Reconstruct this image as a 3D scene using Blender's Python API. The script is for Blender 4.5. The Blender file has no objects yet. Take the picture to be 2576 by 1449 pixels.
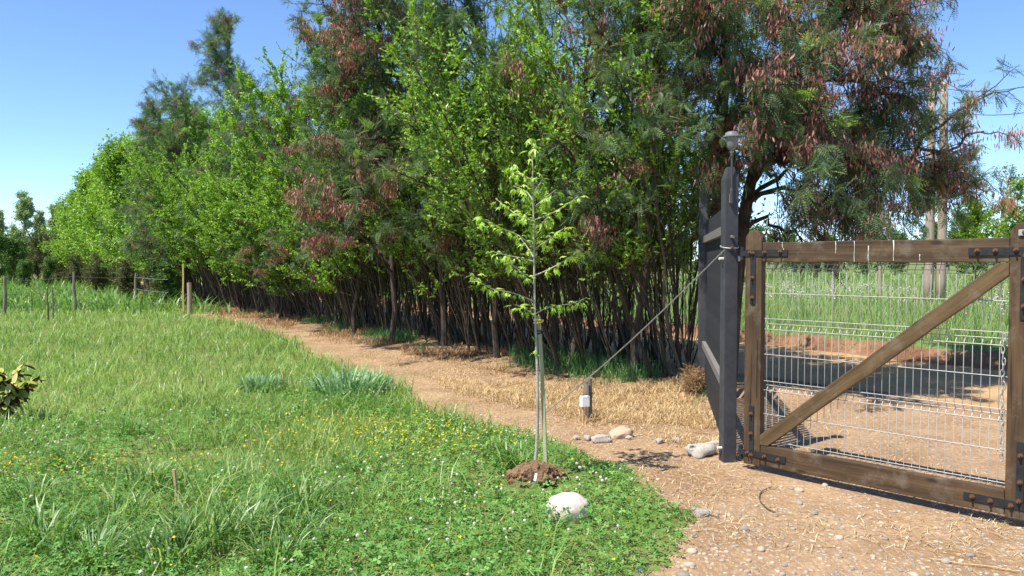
import bpy, bmesh, math, random
import numpy as np
from mathutils import Vector, Matrix

R = math.radians
rng = np.random.default_rng(7)
random.seed(7)
scene = bpy.context.scene
COL = scene.collection

# ------------------------------------------------------------------ camera, sky, sun, exposure
F = 2006.0                      # focal length in units of a 2576 px wide picture
PITCH = math.atan2(724 - 655, F)
CAM_H = 1.6
cam = bpy.data.cameras.new('camera')
cam.sensor_width = 36.0
cam.lens = 36.0 * F / 2576.0
cam.clip_start = 0.05
cam.clip_end = 6000
camo = bpy.data.objects.new('camera', cam)
COL.objects.link(camo)
camo.location = (0, 0, CAM_H)
camo.rotation_euler = (R(90) - PITCH, 0, 0)
scene.camera = camo

SUN_EL = R(59)
SUN_DIR = Vector((-0.80 * math.cos(SUN_EL), -0.60 * math.cos(SUN_EL), math.sin(SUN_EL)))   # towards the sun
world = bpy.data.worlds.new('World')
scene.world = world
world.use_nodes = True
wn = world.node_tree
bg = wn.nodes['Background']
sky = wn.nodes.new('ShaderNodeTexSky')
sky.sky_type = 'NISHITA'
sky.sun_disc = False
sky.sun_elevation = SUN_EL
sky.sun_rotation = math.atan2(SUN_DIR.x, SUN_DIR.y) % (2 * math.pi)
sky.air_density = 1.0
sky.dust_density = 0.0
sky.ozone_density = 6.0
sky.altitude = 3000
wn.links.new(sky.outputs[0], bg.inputs[0])
bg.inputs[1].default_value = 0.15
sun = bpy.data.lights.new('sun', 'SUN')
sun.energy = 5.0
sun.angle = R(0.5)
sun.color = (1.0, 0.95, 0.87)
suno = bpy.data.objects.new('sun', sun)
COL.objects.link(suno)
suno.location = (-6, -5, 12)
suno.rotation_euler = SUN_DIR.to_track_quat('Z', 'Y').to_euler()

vs = scene.view_settings
vs.view_transform = 'Standard'
vs.look = 'None'
vs.gamma = 1.0
vs.use_curve_mapping = False
vs.exposure = 0.77
scene.cycles.max_bounces = 7
scene.cycles.diffuse_bounces = 4
scene.cycles.transmission_bounces = 4
scene.cycles.transparent_max_bounces = 4
scene.cycles.use_denoising = True

# ------------------------------------------------------------------ pixel helpers
def ray(px, py):
    v = (724 - py) / F
    return ((px - 1288) / F, math.cos(PITCH) + v * math.sin(PITCH), -math.sin(PITCH) + v * math.cos(PITCH))

def ground(px, py, z=0.0):
    d = ray(px, py)
    t = (z - CAM_H) / d[2]
    return Vector((d[0] * t, d[1] * t, z))

def at(px, py, Y):
    d = ray(px, py)
    t = Y / d[1]
    return Vector((d[0] * t, Y, CAM_H + d[2] * t))

# ------------------------------------------------------------------ noise and terrain functions
_lat = np.random.default_rng(3).random((64, 64))
def vnoise(x, y, f=1.0, o=0):
    x = np.asarray(x, float) * f + 17.3 * o + 500
    y = np.asarray(y, float) * f + 9.1 * o + 500
    xi = np.floor(x).astype(int); yi = np.floor(y).astype(int)
    a = x - xi; b = y - yi
    a = a * a * (3 - 2 * a); b = b * b * (3 - 2 * b)
    g = lambda i, j: _lat[i % 64, j % 64]
    return (g(xi, yi) * (1 - a) + g(xi + 1, yi) * a) * (1 - b) + (g(xi, yi + 1) * (1 - a) + g(xi + 1, yi + 1) * a) * b

def fnoise(x, y, f=1.0, o=0):
    return 0.55 * vnoise(x, y, f, o) + 0.3 * vnoise(x, y, f * 2.1, o + 1) + 0.15 * vnoise(x, y, f * 4.3, o + 2)

def sstep(a, b, v):
    t = np.clip((v - a) / (b - a), 0, 1)
    return t * t * (3 - 2 * t)

HU = np.array([-0.57, 0.82]); HN = np.array([0.82, 0.57])       # along the hedge, across it
def W(x, y): return 0.82 * np.asarray(x) + 0.57 * np.asarray(y)
def sw(s, w):                                                    # hedge coordinates to x, y
    o = np.array([2.1, 10.2]); n2 = HN / (HN @ HN)
    base = o + HU * s / 0.9986
    cur = base @ HN
    return base + HN * (w - cur) / (HN @ HN)

_edge_px = [(1500, 1640), (1600, 1449), (1690, 1370), (1715, 1300), (1640, 1240), (1560, 1190), (1480, 1150), (1370, 1110), (1200, 1078),
            (1070, 1040), (1000, 985), (900, 945), (800, 900), (720, 850), (600, 815), (470, 795)]
_e = np.array([tuple(ground(*p))[:2] for p in _edge_px])
_e = np.vstack([[(_e[0][0] - .1, 0.0)], _e, [(-13.6, 30.0)], [(-34.5, 60.0)], [(-90., 140.)]])
def xedge(y): return np.interp(y, _e[:, 1], _e[:, 0])
def lawn_d(x, y):                                                # >0 inside the lawn
    return xedge(y) - x + (fnoise(x, y, 1.6, 4) - .5) * 0.5

def height(x, y):
    x = np.asarray(x, float); y = np.asarray(y, float)
    w = W(x, y) + (fnoise(x, y, .9, 8) - .5) * .5
    r = np.hypot(x, y)
    h = (fnoise(x, y, .8, 2) - .5) * .06 * np.clip(1.5 - r / 60, 0, 1)
    h = h + .20 * sstep(12.55, 12.9, w) + (vnoise(x, y, 6, 5) - .5) * .08 * sstep(12.4, 12.6, w) * (1 - sstep(12.9, 13.3, w))
    h = h + .10 * np.exp(-((W(x, y) - 7.6) / 0.9) ** 2) * (np.asarray(y) > 9.3)
    h = h + .02 * np.clip(lawn_d(x, y) * 4, 0, 1)
    h = h * (1 - .9 * np.exp(-(((x - 2.4) / 1.6) ** 2 + ((y - 5.6) / 1.4) ** 2)))
    return h

# ------------------------------------------------------------------ mesh helpers
class Geo:
    def __init__(s): s.v = []; s.f3 = []; s.f4 = []; s.r = []; s.n = 0; s.m3 = []; s.m4 = []
    def add(s, v, f3=None, f4=None, r=0.5, mi=0):
        v = np.asarray(v, float).reshape(-1, 3)
        s.v.append(v)
        s.r.append(np.broadcast_to(np.asarray(r, float), (len(v),)).copy())
        if f3 is not None and len(f3): s.f3.append(np.asarray(f3) + s.n); s.m3.append(np.full(len(f3), mi))
        if f4 is not None and len(f4): s.f4.append(np.asarray(f4) + s.n); s.m4.append(np.full(len(f4), mi))
        s.n += len(v)
        return s
    def inst(s, tv, tf3, M, T, r, tf4=None, mi=0):
        k = len(T); n = len(tv)
        if k == 0: return s
        v = np.einsum('kij,nj->kni', M, tv) + np.asarray(T)[:, None, :]
        off = (np.arange(k) * n)[:, None, None]
        f3 = (np.asarray(tf3)[None] + off).reshape(-1, 3) if tf3 is not None and len(tf3) else None
        f4 = (np.asarray(tf4)[None] + off).reshape(-1, 4) if tf4 is not None and len(tf4) else None
        return s.add(v.reshape(-1, 3), f3, f4, np.repeat(np.broadcast_to(r, (k,)), n), mi)
    def tubes(s, P, rad, sides=4, r=0.5, cap=False, mi=0):
        P = np.asarray(P, float)
        if P.ndim == 2: P = P[None]
        rad = np.broadcast_to(np.asarray(rad, float), P.shape[:2])
        k, n, _ = P.shape
        t = np.gradient(P, axis=1)
        t /= np.linalg.norm(t, axis=2, keepdims=True) + 1e-9
        ref = np.array([0.83, 0.47, 0.29]); 
        a = np.cross(t, ref); a /= np.linalg.norm(a, axis=2, keepdims=True) + 1e-9
        b = np.cross(t, a)
        ang = np.arange(sides) * 2 * np.pi / sides
        V = P[:, :, None] + rad[:, :, None, None] * (a[:, :, None] * np.cos(ang)[:, None] + b[:, :, None] * np.sin(ang)[:, None])
        i, j = np.meshgrid(np.arange(n - 1), np.arange(sides), indexing='ij')
        q = np.stack([i * sides + j, i * sides + (j + 1) % sides, (i + 1) * sides + (j + 1) % sides, (i + 1) * sides + j], -1).reshape(-1, 4)
        q = (q[None] + (np.arange(k) * n * sides)[:, None, None]).reshape(-1, 4)
        f3 = None
        if cap:
            tri = np.array([[0, c + 1, c] for c in range(1, sides - 1)])
            top = tri[:, ::-1] + (n - 1) * sides
            tri = np.vstack([tri, top])
            f3 = (tri[None] + (np.arange(k) * n * sides)[:, None, None]).reshape(-1, 3)
        rr = np.repeat(np.broadcast_to(r, (k,)), n * sides)
        return s.add(V.reshape(-1, 3), f3, q, rr, mi)
    def mesh(s, name, mats, smooth=False):
        me = bpy.data.meshes.new(name)
        v = np.vstack(s.v)
        f3 = np.vstack(s.f3) if s.f3 else np.zeros((0, 3), int)
        f4 = np.vstack(s.f4) if s.f4 else np.zeros((0, 4), int)
        me.vertices.add(len(v)); me.vertices.foreach_set('co', v.astype(np.float32).ravel())
        nl = f3.size + f4.size
        me.loops.add(nl); me.loops.foreach_set('vertex_index', np.concatenate([f3.ravel(), f4.ravel()]).astype(np.int32))
        me.polygons.add(len(f3) + len(f4))
        ls = np.concatenate([np.arange(len(f3)) * 3, f3.size + np.arange(len(f4)) * 4]).astype(np.int32)
        me.polygons.foreach_set('loop_start', ls)
        mi = np.concatenate((s.m3 or [np.zeros(0, int)]) + (s.m4 or [np.zeros(0, int)])).astype(np.int32)
        me.polygons.foreach_set('material_index', mi)
        me.update(calc_edges=True)
        me.polygons.foreach_set('use_smooth', np.full(len(me.polygons), smooth))
        at_ = me.attributes.new('rnd', 'FLOAT', 'POINT'); at_.data.foreach_set('value', np.concatenate(s.r).astype(np.float32))
        for m in (mats if isinstance(mats, (list, tuple)) else [mats]): me.materials.append(m)
        return me

def link(name, me, parent=None, loc=None, rot=None, scale=None):
    o = bpy.data.objects.new(name, me); COL.objects.link(o)
    if parent is not None: o.parent = parent
    if loc is not None: o.location = loc
    if rot is not None: o.rotation_euler = rot
    if scale is not None: o.scale = scale if hasattr(scale, '__len__') else (scale,) * 3
    return o
def tag(o, label=None, cat=None, group=None, kind=None):
    if label: o['label'] = label
    if cat: o['category'] = cat
    if group: o['group'] = group
    if kind: o['kind'] = kind
    return o
def empty(name, loc=(0, 0, 0), rz=0): return link(name, None, None, loc, (0, 0, rz))

def box_mesh(name, size, mat, bevel=0.006, segs=0, wob=0.0, centre=(0, 0, 0), seed=0):
    """bevelled board; segs cuts along its longest side, wob makes the edges uneven"""
    bm = bmesh.new()
    bmesh.ops.create_cube(bm, size=1.0)
    ax = int(np.argmax(size))
    if segs:
        es = [e for e in bm.edges if abs((e.verts[0].co - e.verts[1].co)[ax]) > .5]
        bmesh.ops.subdivide_edges(bm, edges=es, cuts=segs, use_grid_fill=True)
    bm.verts.ensure_lookup_table()
    rr = random.Random(seed)
    for v in bm.verts:
        for i in range(3): v.co[i] *= size[i]
    if bevel:
        es = [e for e in bm.edges if len(e.link_faces) == 2 and e.calc_face_angle(0) > 1.0]
        bmesh.ops.bevel(bm, geom=es, offset=bevel, segments=2, profile=.6, affect='EDGES')
    if wob:
        ph = [rr.uniform(0, 6) for _ in range(6)]
        for v in bm.verts:
            t = v.co[ax]
            for i in range(3):
                if i != ax: v.co[i] += wob * (math.sin(t * 7 + ph[i]) * .6 + math.sin(t * 17 + ph[i + 3] + v.co[i] * 9) * .4) + rr.uniform(-wob, wob) * .25
    for v in bm.verts: v.co += Vector(centre)
    me = bpy.data.meshes.new(name); bm.to_mesh(me); bm.free()
    me.materials.append(mat)
    return me

def lathe(g, prof, n=16, c=(0, 0, 0), r=.5, mi=0):
    prof = np.asarray(prof, float); a = np.arange(n) * 2 * np.pi / n
    V = np.stack([prof[:, None, 0] * np.cos(a), prof[:, None, 0] * np.sin(a), np.broadcast_to(prof[:, None, 1], (len(prof), n))], -1) + np.array(c)
    i, j = np.meshgrid(np.arange(len(prof) - 1), np.arange(n), indexing='ij')
    q = np.stack([i * n + j, i * n + (j + 1) % n, (i + 1) * n + (j + 1) % n, (i + 1) * n + j], -1).reshape(-1, 4)
    return g.add(V.reshape(-1, 3), None, q, r, mi)

def ico(sub):
    bm = bmesh.new(); bmesh.ops.create_icosphere(bm, subdivisions=sub, radius=1)
    v = np.array([x.co[:] for x in bm.verts]); f = np.array([[x.index for x in y.verts] for y in bm.faces]); bm.free()
    return v, f
ICO1, ICO2, ICO3, ICO4 = ico(1), ico(2), ico(3), ico(4)

def basis(d, up=None, roll=None, sc=1.0):
    """k matrices with columns side, direction, normal"""
    d = d / (np.linalg.norm(d, axis=1, keepdims=True) + 1e-9)
    if up is None: up = np.array([0, 0, 1.0])
    up = np.broadcast_to(up, d.shape) + rng.normal(0, .0001, d.shape)
    s = np.cross(d, up); s /= np.linalg.norm(s, axis=1, keepdims=True) + 1e-9
    n = np.cross(s, d)
    if roll is not None:
        c, q = np.cos(roll)[:, None], np.sin(roll)[:, None]
        s, n = s * c + n * q, n * c - s * q
    M = np.stack([s, d, n], -1)
    return M * np.broadcast_to(np.asarray(sc, float), (len(d),))[:, None, None]

# ------------------------------------------------------------------ materials
def newmat(name):
    m = bpy.data.materials.new(name); m.use_nodes = True
    nt = m.node_tree; nt.nodes.clear()
    out = nt.nodes.new('ShaderNodeOutputMaterial')
    return m, nt, out
def N(nt, t, **k):
    n = nt.nodes.new(t)
    for a, b in k.items(): setattr(n, a, b)
    return n
def ramp(nt, fac, stops):
    n = N(nt, 'ShaderNodeValToRGB'); e = n.color_ramp.elements
    while len(e) < len(stops): e.new(.5)
    for x, (p, c) in zip(e, stops): x.position = p; x.color = (*c, 1)
    nt.links.new(fac, n.inputs[0]); return n.outputs[0]
def noise(nt, scale, detail=4, vec=None, rough=.55):
    n = N(nt, 'ShaderNodeTexNoise'); n.inputs['Scale'].default_value = scale; n.inputs['Detail'].default_value = detail
    n.inputs['Roughness'].default_value = rough
    if vec is not None: nt.links.new(vec, n.inputs['Vector'])
    return n.outputs[0]
def mixc(nt, fac, a, b, mode='MIX'):
    n = N(nt, 'ShaderNodeMix', data_type='RGBA', blend_type=mode)
    for sck, v in ((0, fac), (6, a), (7, b)):
        if hasattr(v, 'is_linked') or hasattr(v, 'links'): nt.links.new(v, n.inputs[sck])
        else: n.inputs[sck].default_value = v if sck == 0 else (*v, 1)
    return n.outputs[2]
def bump(nt, h, strength, dist=.02):
    n = N(nt, 'ShaderNodeBump'); n.inputs['Strength'].default_value = strength; n.inputs['Distance'].default_value = dist
    nt.links.new(h, n.inputs['Height']); return n.outputs[0]
def principled(nt, out, col, rough=.8, spec=.3, normal=None, metal=0):
    p = N(nt, 'ShaderNodeBsdfPrincipled')
    if hasattr(col, 'links'): nt.links.new(col, p.inputs['Base Color'])
    else: p.inputs['Base Color'].default_value = (*col, 1)
    if hasattr(rough, 'links'): nt.links.new(rough, p.inputs['Roughness'])
    else: p.inputs['Roughness'].default_value = rough
    p.inputs['Specular IOR Level'].default_value = spec
    p.inputs['Metallic'].default_value = metal
    if normal is not None: nt.links.new(normal, p.inputs['Normal'])
    nt.links.new(p.outputs[0], out.inputs[0]); return p
def attr(nt, name='rnd'): return N(nt, 'ShaderNodeAttribute', attribute_name=name).outputs['Fac']
def coord(nt, k='Object'): return N(nt, 'ShaderNodeTexCoord').outputs[k]
def mapped(nt, vec, scale=(1, 1, 1), rot=(0, 0, 0)):
    n = N(nt, 'ShaderNodeMapping'); n.inputs['Scale'].default_value = scale; n.inputs['Rotation'].default_value = rot
    nt.links.new(vec, n.inputs[0]); return n.outputs[0]

def leaf_mat(name, stops, transl=.35, tcol=None, rough=.5, spec=.35, tint=None):
    m, nt, out = newmat(name)
    c = ramp(nt, attr(nt), stops)
    if tint:
        f = noise(nt, tint[0], 2, coord(nt, 'Object'))
        f = ramp(nt, f, [(.42, (0, 0, 0)), (.6, (1, 1, 1))])
        c = mixc(nt, f, c, mixc(nt, tint[2], c, tint[1]))
    p = principled(nt, out, c, rough, spec)
    t = N(nt, 'ShaderNodeBsdfTranslucent')
    tc = mixc(nt, 1.0, c, tcol or (1.5, 1.45, .6), 'MULTIPLY')
    nt.links.new(tc, t.inputs[0])
    mx = N(nt, 'ShaderNodeMixShader'); mx.inputs[0].default_value = transl
    nt.links.new(p.outputs[0], mx.inputs[1]); nt.links.new(t.outputs[0], mx.inputs[2])
    nt.links.new(mx.outputs[0], out.inputs[0])
    return m
def plain_mat(name, stops, rough=.8, spec=.3, nscale=8, bmp=.3, bscale=60, metal=0, stretch=None, usernd=False, bdist=.01):
    m, nt, out = newmat(name)
    v = coord(nt)
    if stretch: v = mapped(nt, v, stretch)
    f = noise(nt, nscale, 6, v, .6)
    if usernd:
        ad = N(nt, 'ShaderNodeMath', operation='MULTIPLY_ADD'); nt.links.new(attr(nt), ad.inputs[0]); ad.inputs[1].default_value = .7
        sb = N(nt, 'ShaderNodeMath', operation='MULTIPLY_ADD'); nt.links.new(f, sb.inputs[0]); sb.inputs[1].default_value = .5; sb.inputs[2].default_value = -.1
        nt.links.new(sb.outputs[0], ad.inputs[2]); f = ad.outputs[0]
    c = ramp(nt, f, stops)
    nb = bump(nt, noise(nt, bscale, 4, v), bmp, bdist) if bmp else None
    principled(nt, out, c, rough, spec, nb, metal)
    return m

M = {}
M['privet'] = leaf_mat('privet_leaf', [(0, (.10, .21, .02)), (.4, (.22, .41, .04)), (.8, (.34, .56, .07)), (1, (.50, .68, .14))], .38, (1.3, 1.25, .5), .42, .5, tint=(.9, (.13, .25, .03), .4))
M['acacia'] = leaf_mat('acacia_frond', [(0, (.06, .105, .055)), (.6, (.13, .20, .095)), (.9, (.20, .30, .11)), (1, (.34, .52, .10))], .34, (1.3, 1.35, .7), .6, .3)
M['pod'] = leaf_mat('acacia_pod', [(0, (.15, .07, .04)), (.4, (.30, .145, .09)), (.7, (.40, .145, .145)), (1, (.46, .27, .16))], .2, (1.4, .9, .7), .5, .4)
M['fartree'] = leaf_mat('far_leaf', [(0, (.17, .25, .14)), (.6, (.28, .38, .21)), (1, (.40, .50, .30))], .42)
M['pale'] = leaf_mat('pale_leaf', [(0, (.12, .16, .10)), (1, (.30, .36, .22))], .3)
M['shrub'] = leaf_mat('dark_shrub_leaf', [(0, (.05, .10, .03)), (.6, (.11, .20, .055)), (1, (.22, .33, .10))], .35)
M['brownshrub'] = leaf_mat('brownish_leaf', [(0, (.05, .05, .022)), (1, (.14, .15, .06))], .3)
M['bright'] = leaf_mat('bright_shrub_leaf', [(0, (.08, .16, .012)), (.6, (.20, .32, .025)), (1, (.34, .44, .06))], .4)
M['grass'] = leaf_mat('grass_blade', [(0, (.095, .19, .04)), (.45, (.20, .345, .075)), (.8, (.34, .48, .14)), (1, (.62, .62, .36))], .40, (1.25, 1.25, .8), rough=.42, spec=.45, tint=(.8, (.38, .46, .12), .4))
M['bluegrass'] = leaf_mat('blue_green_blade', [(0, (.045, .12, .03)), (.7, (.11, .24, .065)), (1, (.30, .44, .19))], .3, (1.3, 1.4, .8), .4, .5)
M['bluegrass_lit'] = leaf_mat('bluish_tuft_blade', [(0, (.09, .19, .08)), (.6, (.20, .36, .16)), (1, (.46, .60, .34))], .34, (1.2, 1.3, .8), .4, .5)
M['tuft'] = leaf_mat('tuft_blade', [(0, (.06, .15, .03)), (.6, (.15, .29, .06)), (1, (.42, .52, .26))], .38, rough=.4, spec=.5)
M['clover'] = leaf_mat('clover_leaf', [(0, (.065, .185, .035)), (.6, (.15, .33, .07)), (1, (.28, .48, .13))], .36, (1.2, 1.25, .7), rough=.5, spec=.3)
M['field'] = leaf_mat('field_blade', [(0, (.08, .18, .04)), (.5, (.18, .33, .08)), (.85, (.30, .44, .15)), (1, (.52, .48, .28))], .36, (1.2, 1.2, .8), tint=(.5, (.33, .35, .14), .5))
M['straw'] = leaf_mat('straw_blade', [(0, (.32, .21, .10)), (.5, (.54, .39, .19)), (1, (.74, .60, .36))], .25, (1.2, 1.05, .7), .6, .3)
M['rust'] = leaf_mat('rust_dry_blade', [(0, (.20, .11, .055)), (.6, (.38, .23, .11)), (1, (.56, .40, .21))], .2, (1.2, 1., .7), .6, .3)
M['sap'] = leaf_mat('sapling_leaf', [(0, (.18, .36, .03)), (.5, (.32, .52, .06)), (1, (.50, .66, .15))], .42, (1.3, 1.25, .5), .4, .5)
M['topleaf'] = leaf_mat('yellow_leaf', [(0, (.22, .28, .04)), (.6, (.44, .46, .07)), (1, (.66, .56, .20))], .25, rough=.35, spec=.5)
M['underleaf'] = leaf_mat('purple_leaf_back', [(0, (.05, .02, .025)), (1, (.11, .05, .045))], .12, (1.2, .9, .8), .6, .2)
M['white'] = leaf_mat('white_petal', [(0, (.48, .36, .28)), (.5, (.66, .60, .50)), (1, (.78, .75, .68))], .2, (1, 1, 1), .7, .1)
M['pink'] = leaf_mat('pink_petal', [(0, (.55, .38, .48)), (1, (.80, .68, .74))], .3, (1, .9, 1), .7, .1)
M['yellow'] = leaf_mat('yellow_petal', [(0, (.62, .46, .01)), (1, (.80, .66, .02))], .25, (1, 1, .5), .6, .2)
M['bark_thin'] = plain_mat('stem_bark', [(.25, (.05, .038, .026)), (.55, (.13, .10, .065)), (.8, (.22, .17, .11))], .85, .2, 5, .4, 50, stretch=(6, 6, 1), usernd=True)
M['bark'] = plain_mat('acacia_bark', [(.25, (.045, .032, .024)), (.55, (.10, .078, .06)), (.8, (.20, .165, .12))], .9, .2, 4, .8, 24, stretch=(5, 5, 1), bdist=.03)
M['bark_pale'] = plain_mat('pale_bark', [(.3, (.20, .18, .15)), (.7, (.34, .31, .27))], .9, .2, 6, .4, 40, stretch=(4, 4, 1))
M['sapbark'] = plain_mat('sapling_bark', [(.3, (.27, .235, .18)), (.7, (.46, .42, .34))], .8, .3, 14, .4, 90)
M['stakewood'] = plain_mat('stake_wood', [(.3, (.34, .35, .19)), (.7, (.52, .52, .32))], .85, .2, 10, .5, 60, stretch=(10, 10, 1))
M['newwood'] = plain_mat('fresh_wood', [(.3, (.42, .26, .10)), (.7, (.62, .44, .22))], .8, .2, 12, .4, 60, stretch=(10, 10, 1))
M['greywood'] = plain_mat('grey_wood', [(.3, (.13, .105, .08)), (.7, (.30, .26, .20))], .9, .2, 14, .7, 60, stretch=(12, 12, 1))
M['pole'] = plain_mat('pole_wood', [(.3, (.26, .20, .15)), (.7, (.42, .34, .27))], .9, .2, 6, .5, 40, stretch=(8, 8, .6))
M['gravelstone'] = plain_mat('river_stone', [(0, (.15, .13, .11)), (.3, (.27, .235, .195)), (.5, (.37, .29, .205)), (.8, (.44, .345, .25)), (1, (.58, .50, .41))], .85, .25, 30, .25, 120, usernd=True, bdist=.003)
M['limestone'] = plain_mat('limestone', [(.3, (.56, .46, .34)), (.5, (.72, .65, .54)), (.7, (.80, .76, .68))], .9, .2, 9, .9, 45, bdist=.02)
M['boulder'] = plain_mat('pale_boulder', [(.25, (.40, .28, .20)), (.42, (.55, .46, .38)), (.7, (.62, .56, .49))], .85, .25, 7, .5, 60, bdist=.006)
M['slabstone'] = plain_mat('tan_slab', [(.3, (.42, .30, .20)), (.7, (.58, .44, .31))], .9, .2, 9, .6, 50)
M['clod'] = plain_mat('red_soil_clod', [(.3, (.15, .088, .05)), (.6, (.25, .155, .09)), (.8, (.34, .22, .135))], .95, .1, 14, 1.0, 60, bdist=.02)
M['greypaint'] = plain_mat('dark_grey_paint', [(.25, (.085, .078, .07)), (.36, (.038, .038, .041)), (.7, (.060, .060, .064)), (.78, (.10, .095, .09))], .6, .35, 11, .35, 90, bdist=.004)
M['slatpaint'] = plain_mat('slat_paint', [(.3, (.018, .0185, .021)), (.7, (.032, .033, .036))], .6, .3, 9, .15, 140, bdist=.004)
M['railgrey'] = plain_mat('weathered_rail', [(.3, (.12, .11, .10)), (.7, (.22, .20, .18))], .8, .3, 12, .4, 60, stretch=(10, 2, 10))
M['iron'] = plain_mat('black_iron', [(.3, (.012, .012, .012)), (.7, (.026, .026, .025))], .6, .3, 14, .2, 100)
M['rustbolt'] = plain_mat('rusty_bolt', [(.35, (.06, .035, .025)), (.55, (.15, .07, .035)), (.8, (.24, .15, .10))], .7, .4, 60, .3, 200, metal=.3)
M['galv'] = plain_mat('galvanised', [(.3, (.36, .35, .32)), (.7, (.50, .49, .45))], .45, .5, 20, .1, 100, metal=.35)
M['cable'] = plain_mat('steel_cable', [(.3, (.26, .25, .24)), (.7, (.44, .42, .40))], .5, .5, 40, .2, 200, metal=.5)
M['bracket'] = plain_mat('painted_white_metal', [(.3, (.55, .54, .50)), (.7, (.72, .70, .66))], .6, .4, 20, .1, 100)
M['whitebox'] = plain_mat('white_plastic', [(.3, (.72, .71, .68)), (.7, (.80, .79, .76))], .5, .4, 8, .05, 80)
M['blacktie'] = plain_mat('black_rubber', [(.3, (.012, .012, .014)), (.7, (.03, .03, .035))], .6, .4, 20, .1, 80)
M['yellowtie'] = plain_mat('yellow_ribbon', [(.3, (.62, .40, .04)), (.7, (.80, .60, .10))], .5, .4, 20, .2, 60)
M['lampmetal'] = plain_mat('lamp_cap', [(.3, (.12, .115, .13)), (.7, (.20, .195, .21))], .5, .5, 14, .1, 100)
M['bluescrap'] = plain_mat('blue_plastic', [(.3, (.04, .12, .50)), (.7, (.10, .25, .70))], .5, .4, 30, .2, 100)
M['drip'] = plain_mat('white_drip', [(.3, (.62, .58, .50)), (.7, (.78, .75, .70))], .9, .1, 50, .2, 100)
M['wire_dark'] = plain_mat('overhead_wire', [(.3, (.05, .05, .055)), (.7, (.09, .09, .10))], .6, .3, 20, 0)

def wood_mat(name, axis, dark, mid, light):
    m, nt, out = newmat(name)
    sc = [14, 14, 14]; sc[axis] = .9
    v = mapped(nt, coord(nt), tuple(sc))
    g = noise(nt, 1.6, 7, v, .65)
    c = ramp(nt, g, [(.28, dark), (.5, mid), (.74, light)])
    big = noise(nt, 2.3, 3, coord(nt))
    c = mixc(nt, ramp(nt, big, [(.45, (0, 0, 0)), (.75, (.55, .55, .55))]), c, (.105, .064, .028))
    sc2 = [55, 55, 55]; sc2[axis] = 1.6
    fine = noise(nt, 1.0, 4, mapped(nt, coord(nt), tuple(sc2)), .7)
    c = mixc(nt, ramp(nt, fine, [(.60, (0, 0, 0)), (.72, (.75, .75, .75))]), c, (.035, .022, .014))
    dust = noise(nt, 7, 5, coord(nt), .7)
    c = mixc(nt, ramp(nt, dust, [(.52, (0, 0, 0)), (.75, (.5, .5, .5))]), c, (.22, .18, .135))
    vsc = [9, 9, 9]; vsc[axis] = 2.6
    vo = N(nt, 'ShaderNodeTexVoronoi'); vo.inputs['Scale'].default_value = 1.0; vo.inputs['Randomness'].default_value = 1.0
    nt.links.new(mapped(nt, coord(nt), tuple(vsc)), vo.inputs['Vector'])
    c = mixc(nt, ramp(nt, vo.outputs['Distance'], [(.07, (.85, .85, .85)), (.15, (0, 0, 0))]), c, (.02, .012, .008))
    sc3 = [30, 30, 30]; sc3[axis] = .7
    crk = noise(nt, 1.0, 2, mapped(nt, coord(nt), tuple(sc3)), .5)
    c = mixc(nt, ramp(nt, crk, [(.66, (0, 0, 0)), (.69, (.9, .9, .9))]), c, (.015, .009, .006))
    rgh = N(nt, 'ShaderNodeMapRange'); nt.links.new(g, rgh.inputs[0]); rgh.inputs[3].default_value = .5; rgh.inputs[4].default_value = .85
    principled(nt, out, c, rgh.outputs[0], .35, bump(nt, fine, .5, .006))
    return m
WD = ((.022, .012, .006), (.066, .037, .016), (.130, .078, .036))
M['wood_x'] = wood_mat('stained_timber_x', 0, *WD)
M['wood_z'] = wood_mat('stained_timber_z', 2, *WD)
M['wood_brace'] = wood_mat('brace_timber', 0, (.042, .024, .009), (.10, .060, .023), (.165, .105, .044))

def ground_mat(name, soil, dark, light, straw=0, pebbles=0.0, green=None):
    m, nt, out = newmat(name)
    v = coord(nt)
    a = noise(nt, 1.3, 8, v, .65)
    c = ramp(nt, a, [(.36, dark), (.5, soil), (.64, light)])
    f2 = noise(nt, 22, 6, v, .7)
    c = mixc(nt, ramp(nt, f2, [(.42, (.55, .55, .55)), (.6, (0, 0, 0))]), c, tuple(.62 * x for x in soil))
    if straw:
        s = noise(nt, 60, 3, mapped(nt, v, (1, .35, 1), (0, 0, .6)), .7)
        c = mixc(nt, ramp(nt, s, [(.52, (0, 0, 0)), (.64, (straw,) * 3)]), c, (.50, .36, .19))
    h = f2
    if pebbles:
        vo = N(nt, 'ShaderNodeTexVoronoi'); vo.inputs['Scale'].default_value = 34; nt.links.new(v, vo.inputs['Vector'])
        wh = N(nt, 'ShaderNodeSeparateColor'); nt.links.new(vo.outputs['Color'], wh.inputs[0])
        pc = ramp(nt, wh.outputs[1], [(0, (.24, .20, .16)), (.5, (.40, .31, .22)), (1, (.52, .44, .34))])
        near = N(nt, 'ShaderNodeMath', operation='LESS_THAN'); nt.links.new(vo.outputs['Distance'], near.inputs[0]); near.inputs[1].default_value = .36
        sel = N(nt, 'ShaderNodeMath', operation='LESS_THAN'); nt.links.new(wh.outputs[0], sel.inputs[0]); sel.inputs[1].default_value = pebbles
        pm = N(nt, 'ShaderNodeMath', operation='MULTIPLY'); nt.links.new(near.outputs[0], pm.inputs[0]); nt.links.new(sel.outputs[0], pm.inputs[1])
        c = mixc(nt, pm.outputs[0], c, pc)
    if green:
        gmask = ramp(nt, noise(nt, 3, 5, v, .7), [(.4, (0, 0, 0)), (.62, (1, 1, 1))])
        c = mixc(nt, gmask, c, green)
    principled(nt, out, c, .95, .15, bump(nt, h, .6, .03))
    return m
SOIL = (.335, .213, .122)
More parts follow.
